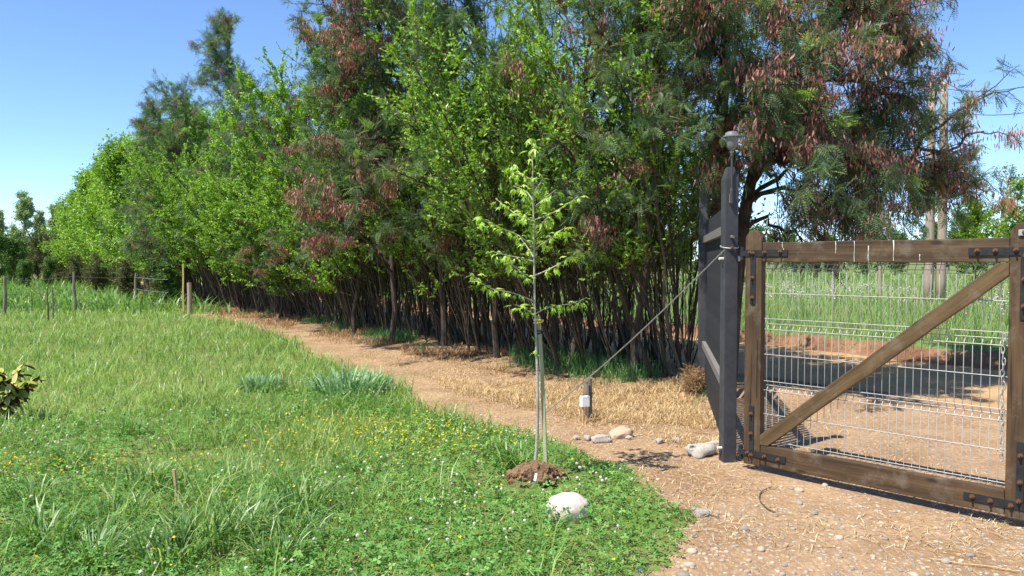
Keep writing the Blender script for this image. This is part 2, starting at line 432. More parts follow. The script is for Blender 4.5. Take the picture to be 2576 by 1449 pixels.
M['g_lawn'] = ground_mat('lawn_soil', (.15, .17, .05), (.09, .11, .03), (.24, .24, .09), .35, 0, (.12, .20, .035))
M['g_dirt'] = ground_mat('dirt', SOIL, (.245, .145, .075), (.43, .285, .16), .55, .36)
M['g_road'] = ground_mat('road_dirt', (.46, .29, .135), (.38, .225, .10), (.53, .355, .185), .1, .2)
M['g_bank'] = ground_mat('bank_soil', (.25, .125, .07), (.15, .07, .04), (.36, .20, .12), .2)
M['g_field'] = ground_mat('field_soil', (.14, .17, .05), (.09, .12, .035), (.24, .26, .09), .2, 0, (.13, .21, .05))
M['g_litter'] = ground_mat('leaf_litter', (.22, .135, .075), (.13, .08, .045), (.34, .22, .125), .6)
print('materials ok')

# ------------------------------------------------------------------ ground, cut into its regions
def axis_lines(lo, hi, step, far_lo, far_hi, grow):
    a = list(np.arange(lo, hi + 1e-6, step))
    d = step
    while a[-1] < far_hi: d *= grow; a.append(a[-1] + d)
    d = step; b = [lo]
    while b[-1] > far_lo: d *= grow; b.append(b[-1] - d)
    return np.array(b[::-1][:-1] + a)
gx = axis_lines(-6.5, 8.0, .075, -1600, 1600, 1.09)
gy = axis_lines(2.5, 17.0, .075, -60, 2500, 1.07)
GX, GY = np.meshgrid(gx, gy, indexing='ij')
GZ = height(GX, GY)
gv = np.stack([GX, GY, GZ], -1).reshape(-1, 3)
nx, ny = len(gx), len(gy)
I, J = np.meshgrid(np.arange(nx - 1), np.arange(ny - 1), indexing='ij')
quads = np.stack([I * ny + J, (I + 1) * ny + J, (I + 1) * ny + J + 1, I * ny + J + 1], -1).reshape(-1, 4)
cc = gv[quads].mean(1)
cw = W(cc[:, 0], cc[:, 1]) + (fnoise(cc[:, 0], cc[:, 1], .9, 8) - .5) * .5
reg = np.full(len(quads), 1)                                          # dirt
reg[lawn_d(cc[:, 0], cc[:, 1]) > 0] = 0
reg[(cw > 6.35) & (reg == 1) & (cc[:, 1] > 9.3)] = 2                   # litter under the hedge
reg[cw > 9.1] = 3
reg[cw > 12.45] = 4
reg[cw > 12.9] = 5
for k, (nm, mt) in enumerate((('lawn', 'g_lawn'), ('dirt_path', 'g_dirt'), ('hedge_ground', 'g_litter'), ('road', 'g_road'), ('earth_bank', 'g_bank'), ('field', 'g_field'))):
    q = quads[reg == k]
    u, inv = np.unique(q, return_inverse=True)
    tag(link(nm, Geo().add(gv[u], None, inv.reshape(-1, 4)).mesh(nm, M[mt], True)), kind='structure')

# ------------------------------------------------------------------ wooden gate
gate_az = math.atan2(-1.29, 1.2)
GA = Vector((1.772, 6.06, 0))
gate = tag(empty('wooden_gate', GA, gate_az), 'brown timber gate leaf with galvanised wire mesh and diagonal brace', 'gate')
GW, ST, TH = 1.90, .136, .065
def stile(x0, seed):
    bm = bmesh.new()
    top, b0 = 1.825, .05
    prof = [(0, b0), (ST, b0), (ST, top - .05), (ST - .014, top - .028), (ST - .035, top - .005), (ST * .5, top + .004), (.035, top - .005), (.014, top - .028), (0, top - .05)]
    vs_ = [bm.verts.new((x0 + x, 0, z)) for x, z in prof]
    f = bm.faces.new(vs_)
    ex = bmesh.ops.extrude_face_region(bm, geom=[f])
    for v in ex['geom']:
        if isinstance(v, bmesh.types.BMVert): v.co.y += TH
    bmesh.ops.recalc_face_normals(bm, faces=bm.faces)
    es = [e for e in bm.edges if len(e.link_faces) == 2 and e.calc_face_angle(0) > .9]
    bmesh.ops.bevel(bm, geom=es, offset=.006, segments=2, profile=.6, affect='EDGES')
    me = bpy.data.meshes.new('stile'); bm.to_mesh(me); bm.free(); me.materials.append(M['wood_z'])
    return link('stile', me, gate)
stile(0, 1); stile(GW - ST, 2)
link('top_rail', box_mesh('top_rail', (GW - 2 * ST - .004, TH - .008, .148), M['wood_x'], .007, 14, .0025, seed=3), gate, (GW / 2, TH / 2, 1.662))
link('bottom_rail', box_mesh('bottom_rail', (GW - 2 * ST - .004, TH - .004, .155), M['wood_x'], .008, 14, .003, seed=4), gate, (GW / 2, TH / 2, .137))
p0, p1 = Vector((ST + .045, 0, .262)), Vector((GW - ST - .045, 0, 1.54))
L = (p1 - p0).length + .30
bm_me = box_mesh('diagonal_brace', (L, .045, .098), M['wood_brace'], .007, 16, .003, seed=5)
cut = bmesh.new(); cut.from_mesh(bm_me)
ang = math.atan2(p1.z - p0.z, p1.x - p0.x)
for co, no in (((ST + .002, 0, 0), (-1, 0, 0)), ((GW - ST - .002, 0, 0), (1, 0, 0)), ((0, 0, 1.586), (0, 0, 1)), ((0, 0, .217), (0, 0, -1))):
    mid = (p0 + p1) / 2
    rotm = Matrix.Rotation(-ang, 4, 'Y')
    mw = Matrix.Translation((mid.x, .028, mid.z)) @ rotm
    im = mw.inverted()
    c2 = im @ Vector(co); n2 = (im.to_3x3() @ Vector(no)).normalized()
    r_ = bmesh.ops.bisect_plane(cut, geom=cut.verts[:] + cut.edges[:] + cut.faces[:], plane_co=c2, plane_no=n2, clear_outer=True)
    es = [e for e in r_['geom_cut'] if isinstance(e, bmesh.types.BMEdge)]
    try: bmesh.ops.holes_fill(cut, edges=[e for e in cut.edges if e.is_boundary], sides=0)
    except Exception: pass
cut.to_mesh(bm_me); cut.free()
br = link('diagonal_brace', bm_me, gate, ((p0.x + p1.x) / 2, .022, (p0.z + p1.z) / 2), (0, -ang, 0))

mesh_panel = link('mesh_panel', None, gate, (0, .052, 0))
vp = [(.22, 0), (.62, 0), (.640, .014), (.66, .03), (.68, .014), (.70, 0), (1.08, 0), (1.102, .014), (1.125, .03), (1.148, .014), (1.17, 0), (1.535, 0), (1.556, .014), (1.575, .03), (1.60, .03)]
vme = Geo().tubes(np.array([(0, b, a) for a, b in vp]), .0027, 5).mesh('vertical_wire', M['galv'], True)
x = ST + .022
while x < GW - ST - .01:
    link('vertical_wire', vme, mesh_panel, (x, 0, 0)); x += .05
for z in (.245, .445, .625, .695, .895, 1.085, 1.165, 1.355, 1.54):
    link('horizontal_wire', Geo().tubes(np.array([(xx, -.0052, z) for xx in np.linspace(ST - .0, GW - ST, 5)]), .0029, 5).mesh('horizontal_wire', M['galv'], True), mesh_panel)
for z in (.66, 1.125, 1.575):
    link('horizontal_wire', Geo().tubes(np.array([(xx, .0252 - .0, z) for xx in np.linspace(ST, GW - ST, 5)]), .0029, 5).mesh('horizontal_wire', M['galv'], True), mesh_panel)
bolt_g = Geo()
lathe(bolt_g, [(0.0001, -.03), (.006, -.03), (.006, -.012), (.0125, -.012), (.0125, -.003), (.017, -.003), (.017, 0), (.0001, 0)], 8)
bolt_v = bolt_g.v[0].copy(); bolt_g.v[0] = np.stack([bolt_v[:, 0], bolt_v[:, 2], bolt_v[:, 1]], -1)
bolt_me = bolt_g.mesh('bolt', M['rustbolt'])
def bracket(xh0, xh1, zh, xv, zv0, zv1, bolts):
    g = Geo()
    bt, hw = .006, .024
    def slab(a, b, c, d, dy=0):
        v = [(a, -bt - dy, c), (b, -bt - dy, c), (b, -bt - dy, d), (a, -bt - dy, d), (a, -.0005, c), (b, -.0005, c), (b, -.0005, d), (a, -.0005, d)]
        g.add(v, None, [(0, 1, 2, 3), (5, 4, 7, 6), (1, 5, 6, 2), (4, 0, 3, 7), (3, 2, 6, 7), (4, 5, 1, 0)])
    slab(xh0, xh1, zh - hw, zh + hw)
    slab(xv - hw * .85, xv + hw * .85, zv0, zv1, .0022)
    o = link('corner_bracket', g.mesh('corner_bracket', M['iron']), gate)
    for bx, bz in bolts: link('bolt', bolt_me, o, (bx, -bt - .002, bz))
bracket(.0, .345, 1.655, .068, 1.27, 1.632, [(.045, 1.66), (.068, 1.655), (.165, 1.66), (.29, 1.665), (.066, 1.47), (.066, 1.32)])
bracket(.0, .345, .135, .068, .16, .50, [(.04, .14), (.068, .125), (.18, .135), (.29, .13), (.066, .44), (.066, .29)])
bracket(GW - .36, GW - .02, 1.655, GW - .055, 1.25, 1.632, [(GW - .31, 1.66), (GW - .21, 1.66), (GW - .10, 1.665), (GW - .05, 1.63), (GW - .055, 1.49), (GW - .055, 1.33)])
bracket(GW - .36, GW - .02, .135, GW - .055, .16, .52, [(GW - .31, .14), (GW - .21, .135), (GW - .10, .13), (GW - .06, .165), (GW - .055, .44), (GW - .055, .28)])
lp = link('latch_plate', box_mesh('latch_plate', (.09, .012, .036), M['galv'], .003), gate, (GW - .045, -.007, 1.765))
link('bolt', bolt_me, lp, (-.01, -.006, 0))
for z in (1.655, .135):
    g = Geo(); lathe(g, [(.0001, -.05), (.016, -.05), (.016, .05), (.0001, .05)], 10)
    hp = link('hinge', g.mesh('hinge', M['iron']), gate, (-.03, .012, z))
    link('hinge_arm', box_mesh('hinge_arm', (.05, .008, .04), M['iron'], .001), hp, (.012, -.0125, 0))
for dx, z0, z1, wd in ((.26, 1.735, 1.69, .003), (.27, 1.69, 1.665, .004), (.40, 1.735, 1.72, .003), (.66, 1.735, 1.65, .0035), (.79, 1.735, 1.592, .003), (.885, 1.70, 1.592, .0035), (1.05, 1.735, 1.60, .004), (1.215, 1.64, 1.60, .003)):
    zz = np.linspace(z1, z0, 6)
    g = Geo(); ww = wd * .6 * (1 + .5 * np.sin(zz * 190 + dx * 40)) * np.linspace(.5, 1.2, 6); xx = dx + ST * .3 + .0012 * np.sin(zz * 60 + dx)
    fr = np.stack([np.stack([xx - ww, np.full(6, -.0005), zz], -1), np.stack([xx + ww, np.full(6, -.0005), zz], -1)], 1)
    bk = fr.copy(); bk[..., 1] = .004
    v = np.concatenate([fr.reshape(-1, 3), bk.reshape(-1, 3)])
    f = [(2 * i, 2 * i + 1, 2 * i + 3, 2 * i + 2) for i in range(5)]
    link('white_drip', g.add(v, None, f).mesh('white_drip', M['drip']), gate)

# chain hanging on the mesh
a = np.linspace(0, 2 * np.pi, 11)[:-1]
lk = np.stack([.010 * np.cos(a), 0 * a, .019 * np.sin(a) + .006 * np.sign(np.sin(a))], -1)
lkc = np.vstack([lk, lk[:1]])
link_me = Geo().tubes(lkc, .0033, 5).mesh('link', M['galv'], True)
cx = GW - ST - .03
gm = Matrix.Translation(GA) @ Matrix.Rotation(gate_az, 4, 'Z')
chain = tag(empty('chain', gm @ Vector((cx, .03, .38)), gate_az), 'galvanised steel chain hanging on the gate mesh beside the latch stile', 'chain')
for i in range(21):
    link('link', link_me, chain, (.004 * math.sin(i * 1.7), 0, .024 + i * .0365), (0, 0, (i % 2) * R(90) + .4 * math.sin(i * 2.3)))

# ------------------------------------------------------------------ grey gate post, lamp, slat fence
PB = Vector((1.715, 6.30, 0))
post = tag(empty('gate_post', PB, R(8)), 'tall dark grey square steel post the timber gate hangs on', 'post')
bm = bmesh.new()
hw = .052
rings = [(-.02, hw), (2.24, hw), (2.335, .026)]
for z, h in rings:
    for sx, sy in ((-1, -1), (1, -1), (1, 1), (-1, 1)): bm.verts.new((sx * h, sy * h, z))
bm.verts.ensure_lookup_table()
for k in range(2):
    for i in range(4): bm.faces.new([bm.verts[k * 4 + i], bm.verts[k * 4 + (i + 1) % 4], bm.verts[k * 4 + 4 + (i + 1) % 4], bm.verts[k * 4 + 4 + i]])
bm.faces.new([bm.verts[8 + i] for i in range(4)])
bmesh.ops.bevel(bm, geom=[e for e in bm.edges if len(e.link_faces) == 2], offset=.005, segments=2, affect='EDGES')
me = bpy.data.meshes.new('shaft'); bm.to_mesh(me); bm.free(); me.materials.append(M['greypaint'])
link('shaft', me, post)
for z in (1.615, .115):
    g = Geo(); g.tubes(np.array([(-.088, -.01, z), (.098, -.01, z)]), .011, 8, cap=True)
    rod = link('hinge_rod', g.mesh('hinge_rod', M['bracket']), post)
    g = Geo(); g.tubes(np.array([(.053, -.01, z), (.078, -.01, z)]), .024, 6, cap=True)
    link('nut', g.mesh('nut', M['bracket']), rod)
for z, m_ in ((1.785, 'railgrey'), (1.70, 'rustbolt')):
    g = Geo(); g.tubes(np.array([(-.005, -.052, z), (-.005, -.085, z)]), .012, 8, cap=True)
    link('bolt', g.mesh('bolt', M[m_]), post)

g = Geo()
lampb = tag(empty('post_lamp', PB + Vector((-.005, -.068, 2.045)), 0), 'small acorn lantern with ribbed glass and grey cap on top of the gate post', 'lamp')
lathe(g, [(.0001, .0), (.014, .0), (.014, .10), (.009, .12), (.009, .36), (.014, .365), (.014, .39), (.0001, .39)], 10)
link('stem', g.mesh('stem', M['greypaint']), lampb)
g = Geo(); lathe(g, [(.011, .385), (.016, .40), (.016, .412), (.027, .420), (.037, .440), (.043, .47), (.046, .512)], 20)
m, nt, out = newmat('frosted_glass')
stp = N(nt, 'ShaderNodeTexWave', bands_direction='X'); stp.inputs['Scale'].default_value = 30
pp = principled(nt, out, (.26, .26, .23), .35, .5, bump(nt, stp.outputs[1], .4, .004)); pp.inputs['Transmission Weight'].default_value = .35
M['glass'] = m
link('glass', g.mesh('glass', M['glass'], True), lampb)
g = Geo(); lathe(g, [(.0001, .513), (.066, .513), (.066, .522), (.056, .528), (.050, .548), (.030, .556), (.0001, .558)], 20)
link('cap', g.mesh('cap', M['lampmetal']), lampb)
link('bracket', box_mesh('bracket', (.03, .02, .07), M['railgrey'], .002), lampb, (0, .008, .04))

fdir = Vector((.57, 3.05, 0)).normalized()
faz = math.atan2(fdir.y, fdir.x)
fence = tag(empty('slat_fence', PB + fdir * .06, faz), 'dark grey vertical slat fence panel running back from the gate post', 'fence')
FL = 3.0
sm = box_mesh('slat', (.042, .022, 1.98), M['slatpaint'], .003)
k = 0; x = .09
while x < FL:
    o = link('slat', sm, fence, (x, 0, 1.06 + .006 * math.sin(k * 2.1))); x += .088; k += 1
for z in (1.84, .62):
    link('rail', box_mesh('rail', (FL, .045, .075), M['railgrey'], .004), fence, (FL / 2, .031, z))
bpm = box_mesh('back_post', (.1, .1, 2.5), M['greypaint'], .008)
link('back_post', bpm, fence, (FL + .06, .045, 1.24))

# guy cable, stake, junction box
c0 = Vector((1.68, 6.245, 1.70)); c1 = Vector(ground(1368, 1042))
cable = tag(empty('guy_cable', c1), 'taut grey steel cable running from the gate post down to the dry grass', 'cable')
d = c0 - c1
pts = np.array([tuple(d * t - Vector((0, 0, .05 * math.sin(math.pi * t)))) for t in np.linspace(-.01, 1, 14)])
link('strand', Geo().tubes(pts, .0055, 5).mesh('strand', M['cable']), cable)
t_ = np.linspace(.30, .36, 30)
hel = np.array([tuple(d * t - Vector((0, 0, .05 * math.sin(math.pi * t))) + Vector((.007 * math.cos(t * 1100), .007 * math.sin(t * 1100), .007 * math.sin(t * 1100 + 1)))) for t in t_])
link('wire_wrap', Geo().tubes(hel, .003, 4).mesh('wire_wrap', M['cable']), cable)
ring = np.array([(.068 * math.cos(q), .068 * math.sin(q), .015 * math.sin(q)) for q in np.linspace(0, 2 * math.pi, 17)]) + np.array(PB - c1) + np.array([0, 0, 1.71])
link('loop', Geo().tubes(ring, .006, 5).mesh('loop', M['cable'], True), cable)

sp = Vector((.765, 8.02, 0)); sp.z = float(height(sp.x, sp.y))
stk = tag(empty('wooden_stake', sp, .3), 'short grey weathered timber stake under the guy cable', 'stake')
g = Geo()
for i in range(3):
    a0 = i * 2.1
    g.tubes(np.array([(.02 * math.cos(a0), .02 * math.sin(a0), -.05), (.021 * math.cos(a0), .02 * math.sin(a0), .2), (.019 * math.cos(a0), .018 * math.sin(a0), .40 - .03 * i)]), [[.027, .026, .024]], 7, cap=True)
link('timber', g.mesh('timber', M['greywood']), stk)
for z in (.21, .225, .25):
    rg = np.array([(.05 * math.cos(q), .05 * math.sin(q), z + .004 * math.sin(q)) for q in np.linspace(0, 2 * math.pi, 15)])
    link('binding_wire', Geo().tubes(rg, .0025, 4).mesh('binding_wire', M['wire_dark']), stk)
bp = Vector((.715, 7.80, 0)); bp.z = float(height(bp.x, bp.y))
jb = tag(empty('junction_box', bp, .35), 'small white box on two pale pegs in the straw by the stake', 'box')
link('housing', box_mesh('housing', (.085, .06, .105), M['whitebox'], .006), jb, (0, 0, .215))
for sx in (-1, 1):
    link('peg', Geo().tubes(np.array([(.018 * sx, 0, -.03), (.017 * sx, 0, .165)]), .011, 6, cap=True).mesh('peg', M['newwood']), jb)
print('gate ok')

# ------------------------------------------------------------------ trees
def children(P, n, tr, length, spread, bias, m=5, curve=(0, 0, 0), jit=.04, tpow=1.0, lfall=.5, own=None):
    """grow n branches off the k parent polylines P (k, pts, 3)"""
    k, q, _ = P.shape
    pi = rng.integers(0, k, n) if own is None else own
    t = tr[0] + (tr[1] - tr[0]) * rng.random(n) ** tpow
    ft = np.clip(t * (q - 1), 0, q - 1.001); i = ft.astype(int); fr = (ft - i)[:, None]
    A, B = P[pi, i], P[pi, i + 1]
    pos = A + (B - A) * fr
    tan = B - A; tan /= np.linalg.norm(tan, axis=1, keepdims=True) + 1e-9
    pr = rng.normal(size=(n, 3)); pr -= tan * (pr * tan).sum(1, keepdims=True); pr /= np.linalg.norm(pr, axis=1, keepdims=True) + 1e-9
    th = np.asarray(spread[0] + (spread[1] - spread[0]) * rng.random(n))[:, None]
    d = tan * np.cos(th) + pr * np.sin(th) + np.asarray(bias)
    d /= np.linalg.norm(d, axis=1, keepdims=True)
    Ln = (length[0] + (length[1] - length[0]) * rng.random(n)) * (1 - lfall * t)
    s = np.linspace(0, 1, m)
    C = pos[:, None] + d[:, None] * (Ln[:, None] * s)[..., None] + (np.asarray(curve) * (Ln[:, None, None])) * (s ** 2)[None, :, None]
    C[:, 1:] += np.cumsum(rng.normal(0, 1, (n, m - 1, 3)) * (jit * Ln)[:, None, None], 1)
    return C, t, pi

def sample(P, n, tr=(0, 1)):
    k, q, _ = P.shape
    pi = rng.integers(0, k, n); t = tr[0] + (tr[1] - tr[0]) * rng.random(n)
    ft = np.clip(t * (q - 1), 0, q - 1.001); i = ft.astype(int); fr = (ft - i)[:, None]
    A, B = P[pi, i], P[pi, i + 1]
    tan = B - A; tan /= np.linalg.norm(tan, axis=1, keepdims=True) + 1e-9
    return A + (B - A) * fr, tan, t

LEAF_V = np.array([(0, 0, 0), (.24, .42, .05), (0, 1, -.08), (-.24, .42, .05), (0, .45, -.03)]); LEAF_F = np.array([(0, 1, 4), (1, 2, 4), (2, 3, 4), (3, 0, 4)])
LEAF2_V = np.array([(0, 0, 0), (.27, .45, .07), (0, 1, -.1), (-.27, .45, .07)]); LEAF2_F = np.array([(0, 1, 2), (0, 2, 3)])
def frond_template(np_=7):
    v = []; f = []
    for i in range(np_):
        t = .12 + .86 * i / (np_ - 1); y = t; z = -.18 * t * t
        ln = .30 * (math.sin(math.pi * (.18 + .74 * t))) ** .8
        for s in (-1, 1):
            b = len(v)
            v += [(0, y - .045, z), (s * ln, y + .12, z - .05 * ln - .02), (s * ln * .45, y + .11, z + .012)]
            f.append((b, b + 1, b + 2) if s > 0 else (b, b + 2, b + 1))
    b = len(v); v += [(-.012, 0, 0), (.012, 0, 0), (0, 1.02, -.19)]; f.append((b, b + 1, b + 2))
    return np.array(v), np.array(f)
FROND = frond_template()
def frond_lo():
    v = []; f = []
    for i in range(5):
        t = .12 + .86 * i / 4
        ln = .30 * (math.sin(math.pi * (.18 + .74 * t))) ** .8
        for s in (-1, 1):
            b = len(v); v += [(0, t - .05, -.18 * t * t), (s * ln, t + .12, -.18 * t * t - .03), (s * ln * .4, t + .13, -.18 * t * t)]
            f.append((b, b + 1, b + 2) if s > 0 else (b, b + 2, b + 1))
    return np.array(v), np.array(f)
FROND_LO = frond_lo()

def place_leaves(g, tmpl, P, n, size, tr, mix=(.5, .9), bias=(0, 0, .1), roll=.6, rshift=0.0, rscale=1.0, up=None, off=.01):
    pos, tan, t = sample(P, n, tr)
    d = tan * mix[0] + rng.normal(0, mix[1], (n, 3)) * .7 + np.asarray(bias)
    Mx = basis(d, up=(np.array([0, 0, 1.0]) if up is None else up) + rng.normal(0, .35, (n, 3)), roll=rng.normal(0, roll, n), sc=size[0] + (size[1] - size[0]) * rng.random(n))
    g.inst(tmpl[0], tmpl[1], Mx, pos + rng.normal(0, off, (n, 3)), np.clip(rng.random(n) * rscale + rshift, 0, 1))

def place_pods(g, P, ncl, per, ln=(.05, .085), tr=(.2, 1), spread=.07):
    pos, tan, t = sample(P, ncl, tr)
    c = np.repeat(pos, per, 0) + rng.normal(0, spread, (ncl * per, 3)) * np.array([1, 1, .8])
    n = len(c)
    d = rng.normal(0, .28, (n, 3)) + np.array([0, 0, -1.0])
    Mx = basis(d, up=rng.normal(0, 1, (n, 3)), sc=1.0)
    L_ = ln[0] + (ln[1] - ln[0]) * rng.random(n)
    Mx = Mx * L_[:, None, None]
    tv = np.array([(-.07, 0, 0), (.07, .05, .02), (.11, .55, .0), (0, 1, -.05), (-.11, .5, .03)]); tf = np.array([(0, 1, 2), (0, 2, 4), (4, 2, 3)])
    rr = np.repeat(np.clip(rng.normal(.5, .22, ncl), 0, 1), per)
    g.inst(tv, tf, Mx, c, np.clip(rr + rng.normal(0, .12, n), 0, 1))

def privet_mesh(seed, H=5.8, nst=12, rad=.38, lean=.13, leaves=24000, lsize=(.042, .075), bare=.16, lo=False, tl=(.55, 1.25)):
    global rng
    rng = np.random.default_rng(seed)
    # stems
    n = 9; s = np.linspace(0, 1, n)
    a = rng.random(nst) * 2 * np.pi; r0 = rad * np.sqrt(rng.random(nst))
    b = np.stack([r0 * np.cos(a), r0 * np.sin(a), np.full(nst, -.08)], -1)
    hh = H * (.62 + .38 * rng.random(nst))
    ln = lean * hh * (.4 + 1.0 * rng.random(nst)); a2 = a + rng.normal(0, .6, nst)
    P = b[:, None] + np.stack([(ln * np.cos(a2))[:, None] * s ** 1.5, (ln * np.sin(a2))[:, None] * s ** 1.5, hh[:, None] * s], -1)
    P[:, 1:] += np.cumsum(rng.normal(0, .035, (nst, n - 1, 3)) * np.array([1, 1, .3]), 1)
    gt = Geo()
    gt.tubes(P, (rng.uniform(.009, .024, nst))[:, None] * (1 - .8 * s), 5, .7 * rng.random(nst))
    # thin dead suckers near the base
    ns = 40
    S, _, _ = children(P, ns, (.0, .25), (1.2, 2.6), (.08, .35), (0, 0, .3), 5, (0, 0, 0), .03)
    gt.tubes(S, np.linspace(.007, .0025, 5)[None] * np.ones((ns, 1)), 3, .8 * rng.random(ns))
    tw = nst * 16
    T1, t1, _ = children(P, tw, (bare, 1), tl, (.5, 1.15), (0, 0, .25), 5, (0, 0, .06), .05, .85, .45)
    gt.tubes(T1, np.linspace(.007, .0025, 5)[None] * np.ones((tw, 1)), 3, rng.random(tw))
    T2, t2, _ = children(T1, tw * 3, (.2, 1), (.22, .5), (.4, 1.0), (0, 0, .25), 3, (0, 0, .1), .05)
    gt.tubes(T2, np.linspace(.004, .0015, 3)[None] * np.ones((tw * 3, 1)), 3, rng.random(tw * 3))
    tops = P[:, n // 2:]
    gl = Geo()
    tm = (LEAF2_V, LEAF2_F)
    place_leaves(gl, tm, T2, int(leaves * .70), lsize, (.1, 1.0), (.6, .8), (0, 0, .15))
    place_leaves(gl, tm, T1, int(leaves * .22), lsize, (.35, 1), (.6, .8), (0, 0, .15))
    place_leaves(gl, tm, tops, int(leaves * .08), lsize, (.3, 1), (.7, .8), (0, 0, .3), off=.03)
    return gt.mesh('stems', M['bark_thin']), gl.mesh('crown', M['privet'])

def acacia_mesh(seed, H=8.0, lean=(0, 0), limbs=26, reach=2.2, fronds=2600, pods=150, fs=(.11, .19), t0=.16, podtr=.4, lo=False, r0=.058, podper=12):
    global rng
    rng = np.random.default_rng(seed)
    n = 12; s = np.linspace(0, 1, n)
    P = np.stack([lean[0] * s ** 1.4, lean[1] * s ** 1.4, -.1 + H * s], -1)[None]
    P[0, 1:] += np.cumsum(rng.normal(0, .06, (n - 1, 3)) * np.array([1, 1, .2]), 0)
    gt = Geo(); gt.tubes(P, (r0 * (1 - .88 * s))[None], 8)
    Lb, t, _ = children(P, limbs, (t0, .97), (reach * .75, reach * 1.2), (.6, 1.15), (-.48, -.34, .16), 8, (0, 0, .02), .035, 1.0, .66)
    gt.tubes(Lb, (np.linspace(1, .22, 8)[None] * (.030 * (1 - .6 * t))[:, None]), 5)
    n2 = limbs * 7
    B, tb, _ = children(Lb, n2, (.2, 1), (.5, 1.1), (.4, .95), (0, 0, .1), 6, (0, 0, -.12), .05, .8, .4)
    gt.tubes(B, np.linspace(.009, .003, 6)[None] * np.ones((n2, 1)), 4)
    n3 = n2 * 2
    C, tc, _ = children(B, n3, (.15, 1), (.25, .5), (.4, 1.0), (0, 0, -.05), 4, (0, 0, -.15), .06)
    gt.tubes(C, np.linspace(.004, .0015, 4)[None] * np.ones((n3, 1)), 3)
    tip = P[:, int(n * .7):]
    gl = Geo(); tm = FROND_LO if lo else FROND
    place_leaves(gl, tm, C, int(fronds * .62), fs, (.1, 1), (.5, .75), (0, 0, -.25), .5, 0, .93)
    place_leaves(gl, tm, B, int(fronds * .28), fs, (.3, 1), (.5, .75), (0, 0, -.2), .5, 0, .93)
    place_leaves(gl, tm, np.concatenate([B[rng.random(n2) < .08][:, -3:]]), int(fronds * .05), (fs[0], fs[1] * 1.1), (.5, 1), (.8, .5), (0, 0, .1), .4, .9, .1)
    place_leaves(gl, tm, tip, int(fronds * .05), fs, (.0, 1), (.5, .8), (0, 0, .1), .5, .2, .8)
    gp = Geo()
    sel = B[rng.random(n2) < podtr]
    if len(sel) == 0: sel = B
    place_pods(gp, sel, pods, podper)
    return gt.mesh('trunk', M['bark']), gl.mesh('crown', M['acacia']), gp.mesh('seed_pods', M['pod'])

def put_tree(name, meshes, names, x, y, rz, sc, label, cat, group, tilt=(0, 0)):
    o = empty(name, (x, y, float(height(x, y))), rz)
    o.rotation_euler = (Matrix.Rotation(tilt[0], 3, 'X') @ Matrix.Rotation(tilt[1], 3, 'Y') @ Matrix.Rotation(rz, 3, 'Z')).to_euler()
    o.scale = sc if hasattr(sc, '__len__') else (sc, sc, sc)
    for me_, nm in zip(meshes, names):
        c_ = link(nm, me_, o)
        if nm in ('crown', 'seed_pods'): c_['kind'] = 'stuff'
    return tag(o, label, cat, group)

PV = [privet_mesh(100 + i, H=h, nst=ns, leaves=28500, lean=.17, bare=(.20, .27, .31)[i]) for i, (h, ns) in enumerate(((5.6, 15), (6.1, 14), (5.3, 16)))]
PVL = [privet_mesh(120 + i, H=h, nst=15, leaves=14500, bare=.27, rad=.5, lean=.17) for i, h in enumerate((5.7, 6.2))]
rl = random.Random(5)
ncount = 0
def hedge_label(s):
    if s < 5: return 'light green many-stemmed hedge shrub between the gate post and the sapling', 'hedge shrubs by the gate'
    if s < 13: return 'light green hedge shrub with thin bare stems along the dirt path, left of the sapling', 'hedge shrubs along the path'
    if s < 27: return 'light green bushy hedge shrub where the dirt path narrows, right of the yellow post', 'hedge shrubs at the far end of the path'
    return 'dense bright green hedge shrub beyond the wire fence, at the far left end', 'far hedge shrubs'
ORD = 'first second third fourth fifth sixth seventh eighth ninth tenth eleventh twelfth thirteenth fourteenth fifteenth sixteenth seventeenth eighteenth nineteenth twentieth twenty-first twenty-second twenty-third twenty-fourth twenty-fifth twenty-sixth twenty-seventh twenty-eighth twenty-ninth thirtieth'.split()
s = .35
row = [0, 0, 0]
while s < 25.5:
    for k, w in enumerate((7.45, 8.25, 8.95)):
        if k == 2 and not 1.5 < s < 22: continue
        ss = s + (0, .5, .15)[k] + rl.uniform(-.2, .2)
        x, y = sw(ss, w + rl.uniform(-.25, .25))
        hs = rl.uniform(.88, 1.08) * (1.0 + .008 * max(0, ss - 10))
        if 3.2 < ss < 5.2: hs *= .86
        if 11.2 < ss < 17.8: hs *= .70
        if ss > 17.8: hs *= .92
        lb, gr = hedge_label(ss)
        lb = 'light green many-stemmed hedge shrub, %s from the gate in the %s row' % (ORD[row[k]], ('front', 'middle', 'rear')[k]); row[k] += 1
        if k == 2: hs *= .85
        kinds = PVL if ss < 5.5 else PV
        put_tree('hedge_shrub', kinds[rl.randrange(len(kinds))], ('stems', 'crown'), x, y, rl.uniform(0, 6.28), (rl.uniform(.95, 1.15), rl.uniform(.95, 1.15), hs), lb, 'shrub', gr, ((.14, .02, -.02)[k] + rl.uniform(-.08, .08), (-.19, -.03, .02)[k] + rl.uniform(-.09, .09)))
    s += 1.25 if s < 14 else 1.5
AN = ('trunk', 'crown', 'seed_pods')
AC = [acacia_mesh(200, 7.6, (-.9, -.5), 34, 2.8, 5400, 1500, podtr=.3, fs=(.12, .20)),
      acacia_mesh(201, 7.0, (.3, -.7), 30, 2.6, 5000, 850, podtr=.35),
      acacia_mesh(202, 8.2, (-.8, -.3), 34, 2.7, 5400, 1500, podtr=.3),
      acacia_mesh(203, 6.6, (-.3, -.8), 30, 2.7, 5200, 90, podtr=.15)]
